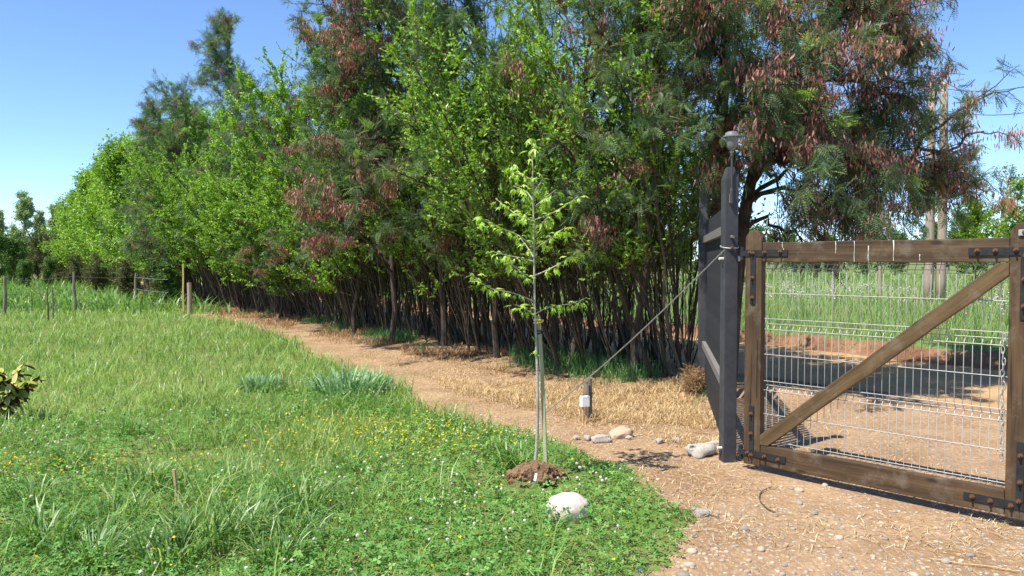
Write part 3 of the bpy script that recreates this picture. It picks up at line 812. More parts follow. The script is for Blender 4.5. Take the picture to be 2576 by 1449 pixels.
ACF = [acacia_mesh(210, 9.0, (-.8, 0), 38, 2.3, 5000, 850, fs=(.16, .28), podtr=.3, lo=True, podper=9),
       acacia_mesh(211, 7.6, (.2, -.5), 34, 2.4, 5000, 380, fs=(.16, .28), podtr=.3, lo=True, podper=9)]
def acacia(i, s, w, rz, sc, label, far=False, zs=1.0):
    x, y = sw(s, w)
    put_tree('acacia_tree', (ACF if far else AC)[i], AN, x, y, rz, (sc, sc, sc * zs), label, 'tree', 'acacias in the hedge')
acacia(3, 0.5, 7.3, .3, .92, 'feathery grey-green acacia with few pods just left of the grey post')
acacia(1, 1.9, 7.3, .5, 1.0, 'acacia rising behind the guy cable and stake, some brown pods')
acacia(3, 3.3, 7.0, -.4, .92, 'dark feathery acacia standing right behind the sapling top')
acacia(0, 4.9, 6.95, .1, 1.0, 'large acacia hung with purple-brown pods, upper middle, left of the sapling')
acacia(2, 6.7, 6.8, .3, 1.0, 'acacia with purple pods whose top leans left against the sky')
acacia(3, 8.3, 6.75, .6, .85, 'low feathery acacia overhanging the widest bend of the dirt path')
acacia(0, 9.6, 6.9, -.5, .66, 'acacia with rusty pod clusters above the middle of the dirt path')
acacia(1, 13.8, 7.0, .4, .66, 'acacia with dark red pods low in the hedge, left of the path bend')
acacia(0, 17.7, 7.5, 0.0, .76, 'tallest acacia, slender twin-tipped crown standing above the hedge skyline', True, 1.24)
acacia(1, 17.2, 7.1, .5, .85, 'blue-green acacia drooping over the narrow end of the path', True)
acacia(1, 22.4, 6.6, -.4, .95, 'grey-green acacia just right of the yellow post', True)
acacia(0, 25.0, 6.9, -.3, .80, 'acacia with a brownish top, left of the tallest one', True)
acacia(1, 28.5, 6.6, .4, .88, 'last dark acacia before the bright green far hedge end', True)
print('hedge ok')

# the large acacia over the road
def big_acacia():
    global rng
    rng = np.random.default_rng(321)
    bx, by = 2.74, 10.25
    bz = float(height(bx, by))
    o = tag(empty('acacia_tree', (bx, by, bz)), 'huge dark acacia covered in brown pods, branches spread over the gate and road', 'tree', 'acacias in the hedge')
    w2l = lambda p: np.array(p) - np.array([bx, by, bz])
    def line(pts, n=10):
        pts = np.array(pts, float); t = np.linspace(0, len(pts) - 1, n); i = np.clip(t.astype(int), 0, len(pts) - 2)
        c = pts[i] + (pts[i + 1] - pts[i]) * (t - i)[:, None]
        c[1:-1] = (c[:-2] + 2 * c[1:-1] + c[2:]) / 4
        return c
    tr = [line([w2l(at(1808, 900, by)), w2l(at(1806, 560, by)), w2l(at(1815, 350, by)), w2l(at(1822, 120, by - .1)), w2l(at(1850, -160, by)), w2l(at(1880, -420, by))], 14),
          line([w2l(at(1835, 900, by + .1)), w2l(at(1868, 560, by + .1)), w2l(at(1895, 430, by)), w2l(at(1950, 200, by)), w2l(at(2040, -60, by)), w2l(at(2110, -330, by))], 14)]
    for c in tr: c[0][2] = -.1
    tr = np.array(tr)
    gt = Geo(); s = np.linspace(0, 1, 14)
    gt.tubes(tr, np.stack([.12 * (1 - .8 * s), .10 * (1 - .8 * s)]), 9)
    limbs = []
    def lb(a, b, bend=.25, dy0=0, dy1=0):
        A = np.array(w2l(at(a[0], a[1], by))); B = np.array(w2l(at(b[0], b[1], by + dy1)))
        t = np.linspace(0, 1, 9)[:, None]; c = A + (B - A) * t
        c[:, 2] += bend * np.sin(np.pi * t[:, 0]); c[1:-1] += rng.normal(0, .05, (7, 3)); limbs.append(c)
    pull = lambda b: (b[0] - (45 if b in ((2545, 230), (2520, 330), (2460, 490)) else 120 if b[0] > 2250 else 60 if b[0] > 2000 else 0), b[1] - (30 if b[1] > 480 else 0))
    for a, b, bd, dy in [((1870, 560), (2080, 640), .10, -.4), ((1875, 520), (2200, 560), .25, -1.0), ((1880, 500), (2290, 520), .45, .3), ((1890, 430), (2330, 430), .35, -1.3),
                         ((1885, 470), (2120, 500), .3, -2.0), ((1890, 440), (2050, 560), .3, .9),
                         ((1910, 380), (2330, 330), .3, .6), ((1925, 300), (2400, 240), .3, -.6), ((1945, 200), (2420, 130), .3, .4), ((1950, 200), (2180, 170), .3, -1.9),
                         ((1970, 130), (2400, 30), .2, -.9), ((1985, 90), (2450, -40), .2, .2), ((2000, 20), (2300, -80), .2, -1.5), ((2050, -90), (2350, -200), .2, .3),
                         ((1905, 420), (2480, 420), .1, -.3), ((2150, 480), (2545, 230), .02, .1), ((2180, 470), (2520, 330), .0, -.2), ((2150, 480), (2460, 490), .12, .4),
                         ((1815, 300), (1930, 330), .2, -1.2), ((1818, 250), (1700, 200), .3, -1.2), ((1822, 150), (1680, 60), .3, -.8), ((1822, 120), (1800, 0), .2, -1.8),
                         ((1830, 60), (1960, -20), .2, -1.4), ((1812, 380), (1900, 430), .15, -1.0), ((1820, 200), (1960, 180), .2, -1.7), ((1826, 30), (1700, -60), .2, -.5), ((1900, 400), (2010, 300), .15, -1.6)]:
        lb(a, pull(b), bd, 0, dy)
    limbs = np.array(limbs)
    gt.tubes(limbs, np.linspace(.038, .010, 9)[None] * np.ones((len(limbs), 1)), 6)
    n2 = len(limbs) * 26
    B, tb, own = children(limbs, n2, (.18, 1), (.6, 1.15), (.45, 1.2), (0, 0, .02), 6, (0, 0, -.18), .05, .8, .35)
    sparse = np.isin(own, [0, 5, 15, 16, 17])
    B = B[~sparse | (rng.random(n2) < .42)]; n2 = len(B)
    tw_ = B[:, -1] + np.array([bx, by, bz]); tpx = 1288 + F * tw_[:, 0] / tw_[:, 1]; tpy = 655 - (tw_[:, 2] - 1.6) * F / tw_[:, 1]
    bare_ = (tpx < 2040) & (tpx > 1840) & (tpy > 400)               # thin, nearly leafless branches low beside the trunks
    B = B[~bare_ | (rng.random(n2) < .12)]; n2 = len(B)
    gt.tubes(B, np.linspace(.010, .003, 6)[None] * np.ones((n2, 1)), 4)
    n3 = n2 * 3
    C, tc, _ = children(B, n3, (.15, 1), (.22, .45), (.4, 1.0), (0, 0, -.08), 4, (0, 0, -.2), .06)
    gt.tubes(C, np.linspace(.004, .0015, 4)[None] * np.ones((n3, 1)), 3)
    gl = Geo()
    place_leaves(gl, FROND, C, 11500, (.12, .19), (.05, 1), (.5, .7), (0, 0, -.35), .5, 0, .9)
    place_leaves(gl, FROND, B, 3500, (.12, .19), (.2, 1), (.5, .7), (0, 0, -.3), .5, 0, .9)
    place_leaves(gl, FROND, B[rng.random(n2) < .06][:, -3:], 300, (.14, .22), (.6, 1), (.9, .4), (0, 0, .15), .4, .93, .07)
    gp = Geo()
    place_pods(gp, np.concatenate([B[rng.random(n2) < .5][:, 1:5], C[rng.random(n3) < .16][:, :4]]), 3700, 12, (.045, .085), spread=.085)
    link('trunk', gt.mesh('trunk', M['bark']), o); link('crown', gl.mesh('crown', M['acacia']), o)['kind'] = 'stuff'; link('seed_pods', gp.mesh('seed_pods', M['pod']), o)['kind'] = 'stuff'
big_acacia()

# far trees: crown of leaf clumps round a branching trunk
def far_tree_mesh(seed, H, Rr, leaves, ls, mat, barkm='bark', base=.15, shape=1.0, limbs=22, dense=1.0):
    global rng
    rng = np.random.default_rng(seed)
    n = 9; s = np.linspace(0, 1, n)
    P = np.stack([0 * s, 0 * s, -.1 + H * .95 * s], -1)[None]; P[0, 1:] += np.cumsum(rng.normal(0, .015 * H, (n - 1, 3)) * np.array([1, 1, .2]), 0)
    gt = Geo(); gt.tubes(P, (.022 * H * (1 - .85 * s))[None], 6)
    Lb, t, _ = children(P, limbs, (base, 1), (Rr * .7, Rr * 1.15), (.5, 1.1), (0, 0, .4), 6, (0, 0, .1), .06, 1.0, .55 * shape)
    gt.tubes(Lb, np.linspace(.006 * H, .0015 * H, 6)[None] * np.ones((limbs, 1)), 4)
    B, _, _ = children(Lb, limbs * 8, (.2, 1), (Rr * .25, Rr * .5), (.4, 1.1), (0, 0, .15), 4, (0, 0, 0), .07)
    gt.tubes(B, np.linspace(.0015 * H, .0006 * H, 4)[None] * np.ones((limbs * 8, 1)), 3)
    gl = Geo()
    place_leaves(gl, (LEAF2_V, LEAF2_F), B, int(leaves * .85), ls, (.1, 1), (.3, 1), (0, 0, .1), .8, off=Rr * .05)
    place_leaves(gl, (LEAF2_V, LEAF2_F), Lb, int(leaves * .15), ls, (.4, 1), (.3, 1), (0, 0, .1), .8, off=Rr * .05)
    return gt.mesh('trunk', M[barkm]), gl.mesh('crown', mat if not isinstance(mat, str) else M[mat])
FT = dict(poplar=far_tree_mesh(301, 10, 2.5, 9000, (.18, .34), 'fartree', 'bark_pale', base=.2, limbs=34),
          poplar2=far_tree_mesh(302, 9, 2.0, 8000, (.18, .34), 'fartree', 'bark_pale', base=.2, limbs=32),
          dark=far_tree_mesh(303, 3.8, 2.2, 8000, (.12, .22), 'shrub', base=.02, limbs=40),
          brown=far_tree_mesh(304, 4.5, 1.9, 4200, (.10, .2), 'brownshrub', base=.02, limbs=26),
          bright=far_tree_mesh(305, 5.4, 2.7, 6500, (.14, .26), 'bright', base=.05, limbs=28),
          pale=far_tree_mesh(306, 9, 2.0, 1300, (.14, .26), 'pale', 'bark_pale', base=.3),
          slim=far_tree_mesh(307, 10, 1.1, 1500, (.2, .36), 'pale', 'bark_pale', base=.1),
          row=far_tree_mesh(308, 3.2, 2.6, 4200, (.16, .30), 'shrub', base=.02, limbs=26))
def ft(k, px, Y, sc, label, cat='tree', group=None, zs=1.0, name='far_tree', nm=('trunk', 'crown'), z=None):
    x = (px - 1288) / F * Y
    put_tree(name, FT[k], nm, x, Y, (px * 1.7) % 6.28, (sc, sc, sc * zs), label, cat, group)
FT.update(far0=far_tree_mesh(311, 7.4, 2.5, 13500, (.11, .19), 'privet', 'bark_thin', base=.04, limbs=44),
          far1=far_tree_mesh(312, 7.0, 2.7, 13500, (.11, .19), 'privet', 'bark_thin', base=.04, limbs=44),
          far2=far_tree_mesh(313, 7.9, 2.4, 13500, (.11, .19), 'privet', 'bark_thin', base=.04, limbs=44))
s = 24.8; rl = random.Random(6); row = [0, 0]
while s < 53:
    hs = .90 + .05 * math.sin(s) - .004 * max(0, s - 30)
    if s > 46: hs *= 1 - .03 * (s - 46)
    for k, w in enumerate((7.2 - .015 * (s - 24), 9.2)):
        if k and s > 42: continue
        x, y = sw(s + .9 * k, w + rl.uniform(-.4, .4))
        put_tree('hedge_shrub', FT['far%d' % rl.randrange(3)], ('stems', 'crown'), x, y, rl.uniform(0, 6.28), (.95, .95, hs * (1 + .06 * k)),
                 'dense bright green far hedge shrub, %s beyond the yellowish post in the %s row' % (ORD[row[k]], ('front', 'back')[k]), 'shrub', 'far hedge shrubs'); row[k] += 1
    s += 1.7
ft('poplar', 62, 105, 1.0, 'rounded pale green poplar, taller of the far trees at the left edge')
ft('poplar2', 150, 112, 1.02, 'narrow pale green poplar half hidden by the bright hedge end')
ft('poplar2', 6, 118, .95, 'pale green poplar cut by the left picture edge')
ft('poplar', 108, 125, .88, 'low pale poplar between the two taller far left ones')
ft('brown', 128, 66, .85, 'brownish thin-leaved bush beside the bright green hedge end', 'bush')
ft('dark', 70, 66, .72, 'dark green bush under the far left poplars', 'bush')
ft('dark', 22, 62, .62, 'dark green bush at the left edge behind the wire fence', 'bush')
ft('dark', -60, 60, .8, 'dark green bush just outside the left edge', 'bush')
ft('brown', 175, 74, .95, 'small brown-green bush behind the foot of the far hedge', 'bush')
for i, (px, Y, sc) in enumerate(((-90, 50, .8), (-20, 47, .72), (40, 50, .66), (95, 54, .70), (150, 52, .60), (60, 44, .35), (120, 46, .38))):
    ft('dark' if i != 3 else 'brown', px, Y, sc, ORD[i] + ' dark bush of the clump along the wire fence, counted from the left', 'bush', 'bushes beyond the wire fence')
for i in range(13):
    ss = 22 + i * 2.6; x, y = sw(ss, 5.9 + .4 * math.sin(i * 2.2) - .02 * i)
    put_tree('undergrowth_bush', FT['brown' if i % 3 else 'dark'], ('trunk', 'crown'), x, y, i * 1.3, (.5, .5, .34 + .06 * math.sin(i * 1.7)), ORD[i] + ' low brownish bush from the yellowish post along the far hedge foot', 'bush', 'undergrowth at the far hedge foot')
ft('bright', 2450, 50, .86, 'round bright green shrub right of the utility poles', 'shrub', 'bright shrubs across the field')
ft('bright', 2600, 44, 1.0, 'tall bright green shrub at the right edge behind the gate stile', 'shrub', 'bright shrubs across the field', 1.1)
ft('bright', 2265, 85, .62, 'small bright shrub left of the utility poles across the field', 'shrub', 'bright shrubs across the field')
ft('pale', 2530, 62, .98, 'thin pale half-bare tree above the bright shrubs at the right', 'tree')
ft('pale', 2420, 90, .8, 'thin pale tree behind the round bright shrub', 'tree')
ft('slim', 1935, 120, .62, 'slim pale poplar seen between trunk and gate stile', 'tree')
ft('slim', 1955, 125, .5, 'shorter slim poplar just right of the slim pale one', 'tree')
ft('slim', 2455, 130, 1.0, 'slim pale poplar behind the bright shrubs', 'tree')
for i, px in enumerate(range(1380, 2700, 88)):
    Y = 78 + 9 * math.sin(i * 1.9)
    ft('row', px + 20 * math.sin(i * 3.1), Y, .92 + .16 * math.sin(i * 2.3 + 1) + (.25 if px > 2250 else 0), ORD[i] + ' dark green bush from the left in the row along the far field edge', 'bush', 'bushes along the far field edge', name='far_bush')
for i, px in enumerate(range(900, 2900, 90)):
    ft('row', px + 25 * math.sin(i * 2.1), 170 + 22 * math.sin(i * 1.3), 1.1 + .4 * math.sin(i * 1.7), ORD[i] + ' distant dark tree from the left on the horizon behind the field', 'tree', 'trees on the horizon', 1.3)
for i, px in enumerate(range(-200, 340, 75)):
    ft('row', px, 100 + 6 * math.sin(i * 2.), 1.1 + .2 * math.sin(i * 1.7), ORD[i] + ' far dark bush from the left along the left horizon', 'bush', 'bushes on the left horizon', 1.1, name='far_bush')

# utility poles and wires
for px, lab, hgt in ((2335, 'left one of two tan timber utility poles behind the gate', 7.1), (2366, 'right one of two tan timber utility poles behind the gate', 7.4)):
    Y = 27.0; x = (px - 1288) / F * Y; z = float(height(x, Y))
    po = tag(empty('utility_pole', (x, Y, z)), lab, 'pole', 'utility poles')
    g = Geo(); sg = np.linspace(0, 1, 9)
    g.tubes(np.stack([.03 * np.sin(sg * 3), 0 * sg, -.2 + (hgt + .2) * sg], -1), (.16 - .04 * sg)[None], 12, cap=True)
    link('shaft', g.mesh('shaft', M['pole'], True), po)
for (a, b), lab in ((((2366, 222), (2700, 186)), 'upper overhead wire right of the acacia'), (((2366, 276), (2700, 258)), 'lower overhead wire right of the acacia')):
    A = at(a[0], a[1], 26.86); B = at(b[0], b[1], 22)
    P = np.array([tuple(A.lerp(B, t) - Vector((0, 0, .25 * math.sin(math.pi * t)))) for t in np.linspace(0, 1, 12)])
    tag(link('overhead_wire', Geo().tubes(P - P[0], .012, 4).mesh('overhead_wire', M['wire_dark']), None, tuple(P[0])), 'thin dark ' + lab, 'wire')

# ------------------------------------------------------------------ grass, clover, straw
def blades(g, x, y, hgt, wid, lean, r, zoff=-.01, az=None, droop=.25):
    n = len(x); z = height(x, y) + zoff
    az = rng.random(n) * 2 * np.pi if az is None else az
    d = np.stack([np.cos(az), np.sin(az), 0 * az], -1); sd = np.stack([-np.sin(az), np.cos(az), 0 * az], -1)
    tw = rng.normal(0, .5, n)[:, None]; sd = sd * np.cos(tw) + d * np.sin(tw)
    b = np.stack([x, y, z], -1)
    def pt(t): return b + d * (lean * hgt * t ** 1.8)[:, None] + np.array([0, 0, 1.0]) * (hgt * (t - droop * lean * t * t * t))[:, None]
    w = wid[:, None]
    V = np.stack([b - sd * w, b + sd * w, pt(np.full(n, .55)) - sd * w * .85, pt(np.full(n, .55)) + sd * w * .85, pt(np.ones(n))], 1)
    f3 = (np.array([(2, 3, 4)])[None] + (np.arange(n) * 5)[:, None, None]).reshape(-1, 3)
    f4 = (np.array([(0, 1, 3, 2)])[None] + (np.arange(n) * 5)[:, None, None]).reshape(-1, 4)
    g.add(V.reshape(-1, 3), f3, f4, np.repeat(r, 5))

def scatter(n, y0, y1, power=1.0, margin=1.2):
    """points on the ground, denser near the viewer's side of the garden"""
    u = rng.random(n); y = y0 + (y1 - y0) * u ** power
    half = .66 * y + margin
    x = (rng.random(n) * 2 - 1) * half
    return x, y

rng = np.random.default_rng(11)
# short lawn grass
g = Geo()
for n, y0, y1, pw, h0, h1, wd in ((78000, 2.6, 9, 1.0, .05, .19, .0028), (78000, 8, 24, 1.15, .06, .24, .0045), (30000, 22, 48, 1.2, .10, .30, .010)):
    x, y = scatter(n, y0, y1, pw)
    ld = lawn_d(x, y); cl = fnoise(x, y, .9, 21)
    keep = (ld > -.05) & (W(x, y) < 7.2) & (rng.random(n) < (.35 + .95 * cl) * np.where(y < 7, 1 - .55 * sstep(.45, .7, fnoise(x, y, .8, 51) + .28 * sstep(7.6, 4.6, y)), 1)) & (np.hypot(x - .18, y - 5.55) > .22)
    x, y, ld, cl = x[keep], y[keep], ld[keep], cl[keep]; n = len(x)
    hh = (h0 + (h1 - h0) * rng.random(n) ** 1.5) * (.55 + .9 * cl) * np.where(y < 6.8, np.clip(.35 + ld * 1.2, .35, 1), 1 + .35 * np.exp(-(ld / .5) ** 2))
    yl = fnoise(x, y, .5, 31)
    blades(g, x, y, hh, wd * (.7 + .7 * rng.random(n)), .3 + .9 * rng.random(n), np.clip(.10 + .55 * rng.random(n) ** 1.2 + .8 * (yl - .4) + .4 * (rng.random(n) < .05), 0, 1))
n = 42000; x, y = scatter(n, 3.0, 22, 1.15)
cl = fnoise(x, y, 1.9, 23); k = (lawn_d(x, y) > .02) & (cl > .56) & (W(x, y) < 7) & (np.hypot(x - .18, y - 5.5) > .3) & ((y > 6.5) | (x < .2)); x, y, cl = x[k], y[k], cl[k]; n = len(x)
blades(g, x, y, (.12 + .20 * rng.random(n)) * (.4 + cl), .0026 + .0003 * y, .3 + .9 * rng.random(n), np.clip(.15 + .6 * rng.random(n) + .35 * (rng.random(n) < .12), 0, 1))
tag(link('lawn_grass', g.mesh('lawn_grass', M['grass'])), 'short mixed green grass covering the lawn on the left', 'grass', kind='stuff')
# weeds beyond the wire fence
g = Geo()
n = 26000; x, y = scatter(n, 23.5, 60, 1.2)
k = (x < -7) & (W(x, y) < 6.6); x, y = x[k], y[k]; n = len(x); hh = (.25 + .6 * rng.random(n) ** 2) * (.4 + 1.1 * fnoise(x, y, .5, 41))
blades(g, x, y, hh, .016 + .014 * rng.random(n), .3 + .8 * rng.random(n), .15 + .6 * rng.random(n))
tag(link('tall_weeds', g.mesh('tall_weeds', M['tuft'])), 'tall green weeds growing beyond the wire fence', 'weeds', kind='stuff')
# clover
def clover_template():
    v = []; f = []
    for i in range(3):
        a0 = i * 2 * math.pi / 3
        for (rr, da, z) in ((.0, 0, 0), (.55, -.62, .06), (1.0, -.30, .02), (.92, 0, -.02), (1.0, .30, .02), (.55, .62, .06)):
            v.append((rr * math.cos(a0 + da), rr * math.sin(a0 + da), z))
        b = i * 6; f += [(b, b + 1, b + 3), (b + 1, b + 2, b + 3), (b, b + 3, b + 5), (b + 3, b + 4, b + 5)]
    return np.array(v), np.array(f)
CLV = clover_template()
BO = ground(1428, 1312)
def clear_spot(x, y): return (np.hypot(x - .17, y - 5.62) > .27) & (np.hypot((x - BO.x), (y - BO.y) * 1.2) > .115)
def clover_mask(x, y): return sstep(.40, .56, fnoise(x, y, .8, 51) + .28 * sstep(7.6, 4.6, y) + .16 * sstep(-2.2, .2, x) * (y < 8) - .05)
g = Geo()
n = 58000; x, y = scatter(n, 2.6, 9.5, 1.35)
k = (lawn_d(x, y) > -.08 + .12 * rng.random(n)) & (rng.random(n) < clover_mask(x, y)) & clear_spot(x, y)
x, y = x[k], y[k]; n = len(x)
edge = np.clip(.4 + 1.3 * lawn_d(x, y), .35, 1)
zz = height(x, y) + (.03 + .10 * rng.random(n)) * edge
d = rng.normal(size=(n, 3)) * np.array([1, 1, .35])
Mx = basis(d, up=np.array([0, 0, 1.0]) + rng.normal(0, .45, (n, 3)), sc=(.014 + .013 * rng.random(n)) * (.6 + .4 * edge))
g.inst(CLV[0], CLV[1], Mx, np.stack([x, y, zz], -1), np.clip(rng.normal(.5, .24, n), 0, 1))
tag(link('clover', g.mesh('clover', M['clover'])), 'low clover with three-part leaves over the near lawn', 'clover', kind='stuff')
CX, CY = x, y
# clover flowers, yellow and pinkish specks
g = Geo(); gs = Geo()
n = 1500; x, y = scatter(n, 3.5, 9.0, 1.0)
k = (lawn_d(x, y) > .1) & (rng.random(n) < clover_mask(x, y) * sstep(.42, .62, fnoise(x, y, 1.3, 61))) & clear_spot(x, y); x, y = x[k], y[k]
ex = [tuple(ground(px, py)[:2]) for px, py in ((1330, 1330), (1330, 1440), (1170, 1290), (1250, 1270), (1470, 1230), (1500, 1235), (1560, 1225), (1590, 1255), (1210, 1160), (1225, 1140), (1190, 1175), (640, 1180), (610, 1200), (660, 1190), (590, 1230), (560, 1240), (690, 1170), (620, 1150), (700, 1195), (655, 1215), (900, 1420), (1080, 1420))]
x = np.append(x, [e[0] for e in ex]); y = np.append(y, [e[1] for e in ex]); n = len(x)
z = height(x, y) + .09 + .07 * rng.random(n)
Mx = basis(rng.normal(size=(n, 3)), sc=.007 + .005 * rng.random(n))
g.inst(ICO1[0], ICO1[1], Mx, np.stack([x, y, z], -1), rng.random(n))
tag(link('clover_flowers', g.mesh('clover_flowers', M['white'])), 'small white clover flower heads dotted over the near lawn', 'flowers', kind='stuff')
g = Geo()
x, y = scatter(420, 3.6, 12, 1.0)
for cx_, cy_, sx_, sy_, m_ in ((-.95, 6.7, .55, .5, 520), (-.55, 6.5, .35, .35, 160), (-1.5, 6.9, .4, .3, 160), (-3.3, 5.6, .5, .25, 260), (-1.6, 4.7, .5, .3, 60)):
    x = np.append(x, rng.normal(cx_, sx_, m_)); y = np.append(y, rng.normal(cy_, sy_, m_))
k = (lawn_d(x, y) > .1) & clear_spot(x, y); x, y = x[k], y[k]; n = len(x)
z = height(x, y) + .10 + .07 * rng.random(n)
Mx = basis(rng.normal(size=(n, 3)) * np.array([1, 1, .3]), up=np.array([0, 0, 1.]) + rng.normal(0, .4, (n, 3)), sc=.008 + .005 * rng.random(n))
star = np.array([(math.cos(a) * (1 if i % 2 == 0 else .45), math.sin(a) * (1 if i % 2 == 0 else .45), .2 * (i % 2 == 0)) for i, a in enumerate(np.linspace(0, 2 * math.pi, 11)[:-1])] + [(0, 0, 0)])
starf = np.array([(i, (i + 1) % 10, 10) for i in range(10)])
g.inst(star, starf, Mx, np.stack([x, y, z], -1), rng.random(n))
tag(link('yellow_flowers', g.mesh('yellow_flowers', M['yellow'])), 'tiny yellow flowers in patches on the lawn', 'flowers', kind='stuff')
# dandelions further out and pale flowers at the left edge
for px, py, lab in ((785, 922, 'dandelion head near the dirt path'), (65, 862, 'dandelion head at the left, nearest the picture edge'), (150, 862, 'dandelion head in the far lawn')):
    p = ground(px, py); z = float(height(p.x, p.y))
    fl = tag(empty('dandelion', (p.x, p.y, z)), 'yellow ' + lab, 'flower', 'dandelions')
    gg = Geo(); gg.tubes(np.array([(0, 0, -.01), (.005, 0, .12), (.01, 0, .2)]), .003, 4); link('stem', gg.mesh('stem', M['clover']), fl)
    gg = Geo(); gg.inst(star, starf, np.stack([np.diag([.028, .028, .02]), np.diag([.02, .02, .03])]), np.array([(.01, 0, .2), (.01, 0, .206)]), np.array([.4, .8])); link('petals', gg.mesh('petals', M['yellow']), fl)

# tufts of long grass
def tuft_mesh(seed, n, h, spread, mat, w=.0042):
    global rng
    rng = np.random.default_rng(seed)
    g = Geo(); a = rng.random(n) * 2 * np.pi; r = spread * np.sqrt(rng.random(n))
    x = r * np.cos(a); y = r * np.sin(a)
    hh = h * (.45 + .55 * rng.random(n)); lean = .25 + .95 * rng.random(n)
    az = a + rng.normal(0, .7, n)
    d = np.stack([np.cos(az), np.sin(az), 0 * az], -1); sd = np.stack([-np.sin(az), np.cos(az), 0 * az], -1)
    tw = rng.normal(0, .5, n)[:, None]; sd = sd * np.cos(tw) + d * np.sin(tw)
    b = np.stack([x, y, np.full(n, -.02)], -1)
    def pt(t): return b + d * (lean * hh * .8 * t ** 2)[:, None] + np.array([0, 0, 1.]) * (hh * (t - .42 * lean * t ** 3))[:, None]
    ww = (w * (.6 + .8 * rng.random(n)))[:, None]
    rows = []
    for t, k in ((0, .8), (.35, 1), (.7, .75), (.9, .4)): rows += [pt(t) - sd * ww * k, pt(t) + sd * ww * k]
    rows.append(pt(1.0))
    V = np.stack(rows, 1); o = (np.arange(n) * 9)[:, None, None]
    f4 = (np.array([(0, 1, 3, 2), (2, 3, 5, 4), (4, 5, 7, 6)])[None] + o).reshape(-1, 4); f3 = (np.array([(6, 7, 8)])[None] + o).reshape(-1, 3)
    g.add(V.reshape(-1, 3), f3, f4, np.repeat(rng.random(n), 9))
    return g.mesh('blades', M[mat])
TU = [tuft_mesh(400 + i, 150, .34, .13, 'tuft') for i in range(4)]
TB = tuft_mesh(410, 520, .42, .40, 'bluegrass_lit', .009)
def tuft(name, me_, px, py, sc, lab, group=None):
    p = ground(px, py); o = link(name, me_, None, (p.x, p.y, float(height(p.x, p.y))), (0, 0, px * .37 % 6.28), sc)
    return tag(o, lab, 'grass tuft', group)
tuft('grass_tuft', TB, 885, 1000, 1.05, 'large blue-green clump of broad grass at the edge of the path', 'grass tufts')
tuft('grass_tuft', TB, 660, 985, .62, 'low bluish grass clump beside the farther cut stick', 'grass tufts')
for i, (px, py, sc, lab) in enumerate(((370, 1240, 1.0, 'long grass tuft left of the near cut stick'), (520, 1390, 1.25, 'large arching grass tuft in front of the near cut stick'), (620, 1360, 1.1, 'long grass tuft right of the near cut stick'),
        (300, 1330, .9, 'arching grass tuft left of the big near tufts'), (760, 1300, 1.15, 'dark long grass tuft right of the near stick, middle distance'), (740, 1380, 1.0, 'long grass tuft at the bottom, right of the big arching one'),
        (1290, 1185, 1.0, 'upright grass tuft just left of the sapling foot'), (1240, 1150, .8, 'thin grass tuft further left of the sapling foot'), (120, 1390, 1.1, 'arching grass tuft in the lower left corner'),
        (430, 1440, 1.1, 'arching grass tuft at the bottom edge, left part'), (560, 1060, .8, 'grass tuft in the mid lawn above the near stick'), (330, 1100, .8, 'grass tuft in the mid lawn right of the left shrub'),
        (1010, 1010, .8, 'grass tuft right behind the blue-green clump'), (1120, 1075, .7, 'small grass tuft at the path edge left of the sapling'), (170, 1180, .8, 'grass tuft below the left shrub'), (880, 1180, .7, 'small grass tuft among the yellow flowers'),
        (80, 1290, .9, 'grass tuft at the left picture edge, low down'), (690, 1440, .9, 'grass tuft cut by the bottom edge, left of middle'), (230, 1440, 1.0, 'grass tuft cut by the bottom edge at far left'))):
    tuft('grass_tuft', TU[i % 4], px, py, sc, lab, 'grass tufts')

# straw and dry grass on the yard side
rng = np.random.default_rng(12)
def straw_mask(x, y):
    w = W(x, y); ld = -lawn_d(x, y)
    fx = 1.74 + (y - 6.4) * .187
    m = sstep(4.75, 5.25, w + (fnoise(x, y, 1.1, 73) - .5) * .8) * (1 - sstep(7.6, 8.2, w)) * sstep(.35, .9, ld) * (y > 6.5) * (1 - .6 * sstep(9.6, 11.2, y)) * (x < fx)
    m = np.maximum(m, .5 * sstep(.25, .05, np.abs(w - 5.35 + .15 * np.sin(y * 3))) * (x > .9) * (y < 7.5) * (y > 4.4))
    return m * (.35 + .65 * sstep(.3, .5, fnoise(x, y, 1.5, 71)))
g = Geo()
n = 190000; x = rng.uniform(-3.5, 4.2, n); y = rng.uniform(4.2, 14, n)
k = (rng.random(n) < straw_mask(x, y)); x, y = x[k], y[k]; n = len(x)
lo = np.clip(straw_mask(x, y), .3, 1)
blades(g, x, y, (.04 + .11 * rng.random(n) ** 1.6) * lo, .0022 + .0022 * rng.random(n), .4 + 1.3 * rng.random(n), rng.random(n), droop=.35)
n = 26000; x, y = scatter(n, 2.8, 14, 1.2)                      # loose bits lying about
k = (lawn_d(x, y) < np.where((y < 5.4) & (fnoise(x, y, 2.2, 83) > .48), .55, .1)) & (W(x, y) < 7.6) & (fnoise(x, y, 1.7, 81) > .42); x, y = x[k], y[k]; n = len(x)
blades(g, x, y, .03 + .03 * rng.random(n), .0018 + .0012 * rng.random(n), 1.6 + 1.6 * rng.random(n), rng.random(n), 0, droop=.30)
tag(link('straw', g.mesh('straw', M['straw'])), 'dry straw-coloured cut grass between hedge, fence and path', 'dry grass', kind='stuff')
g = Geo()
n = 42000; s_ = rng.uniform(-1, 26, n); w_ = rng.normal(6.85, .42, n)
xy = np.array([2.1, 10.2]) + HU * (s_ / .9986)[:, None]; cw_ = xy @ HN; xy = xy + HN * ((w_ - cw_) / (HN @ HN))[:, None]
x, y = xy[:, 0], xy[:, 1]
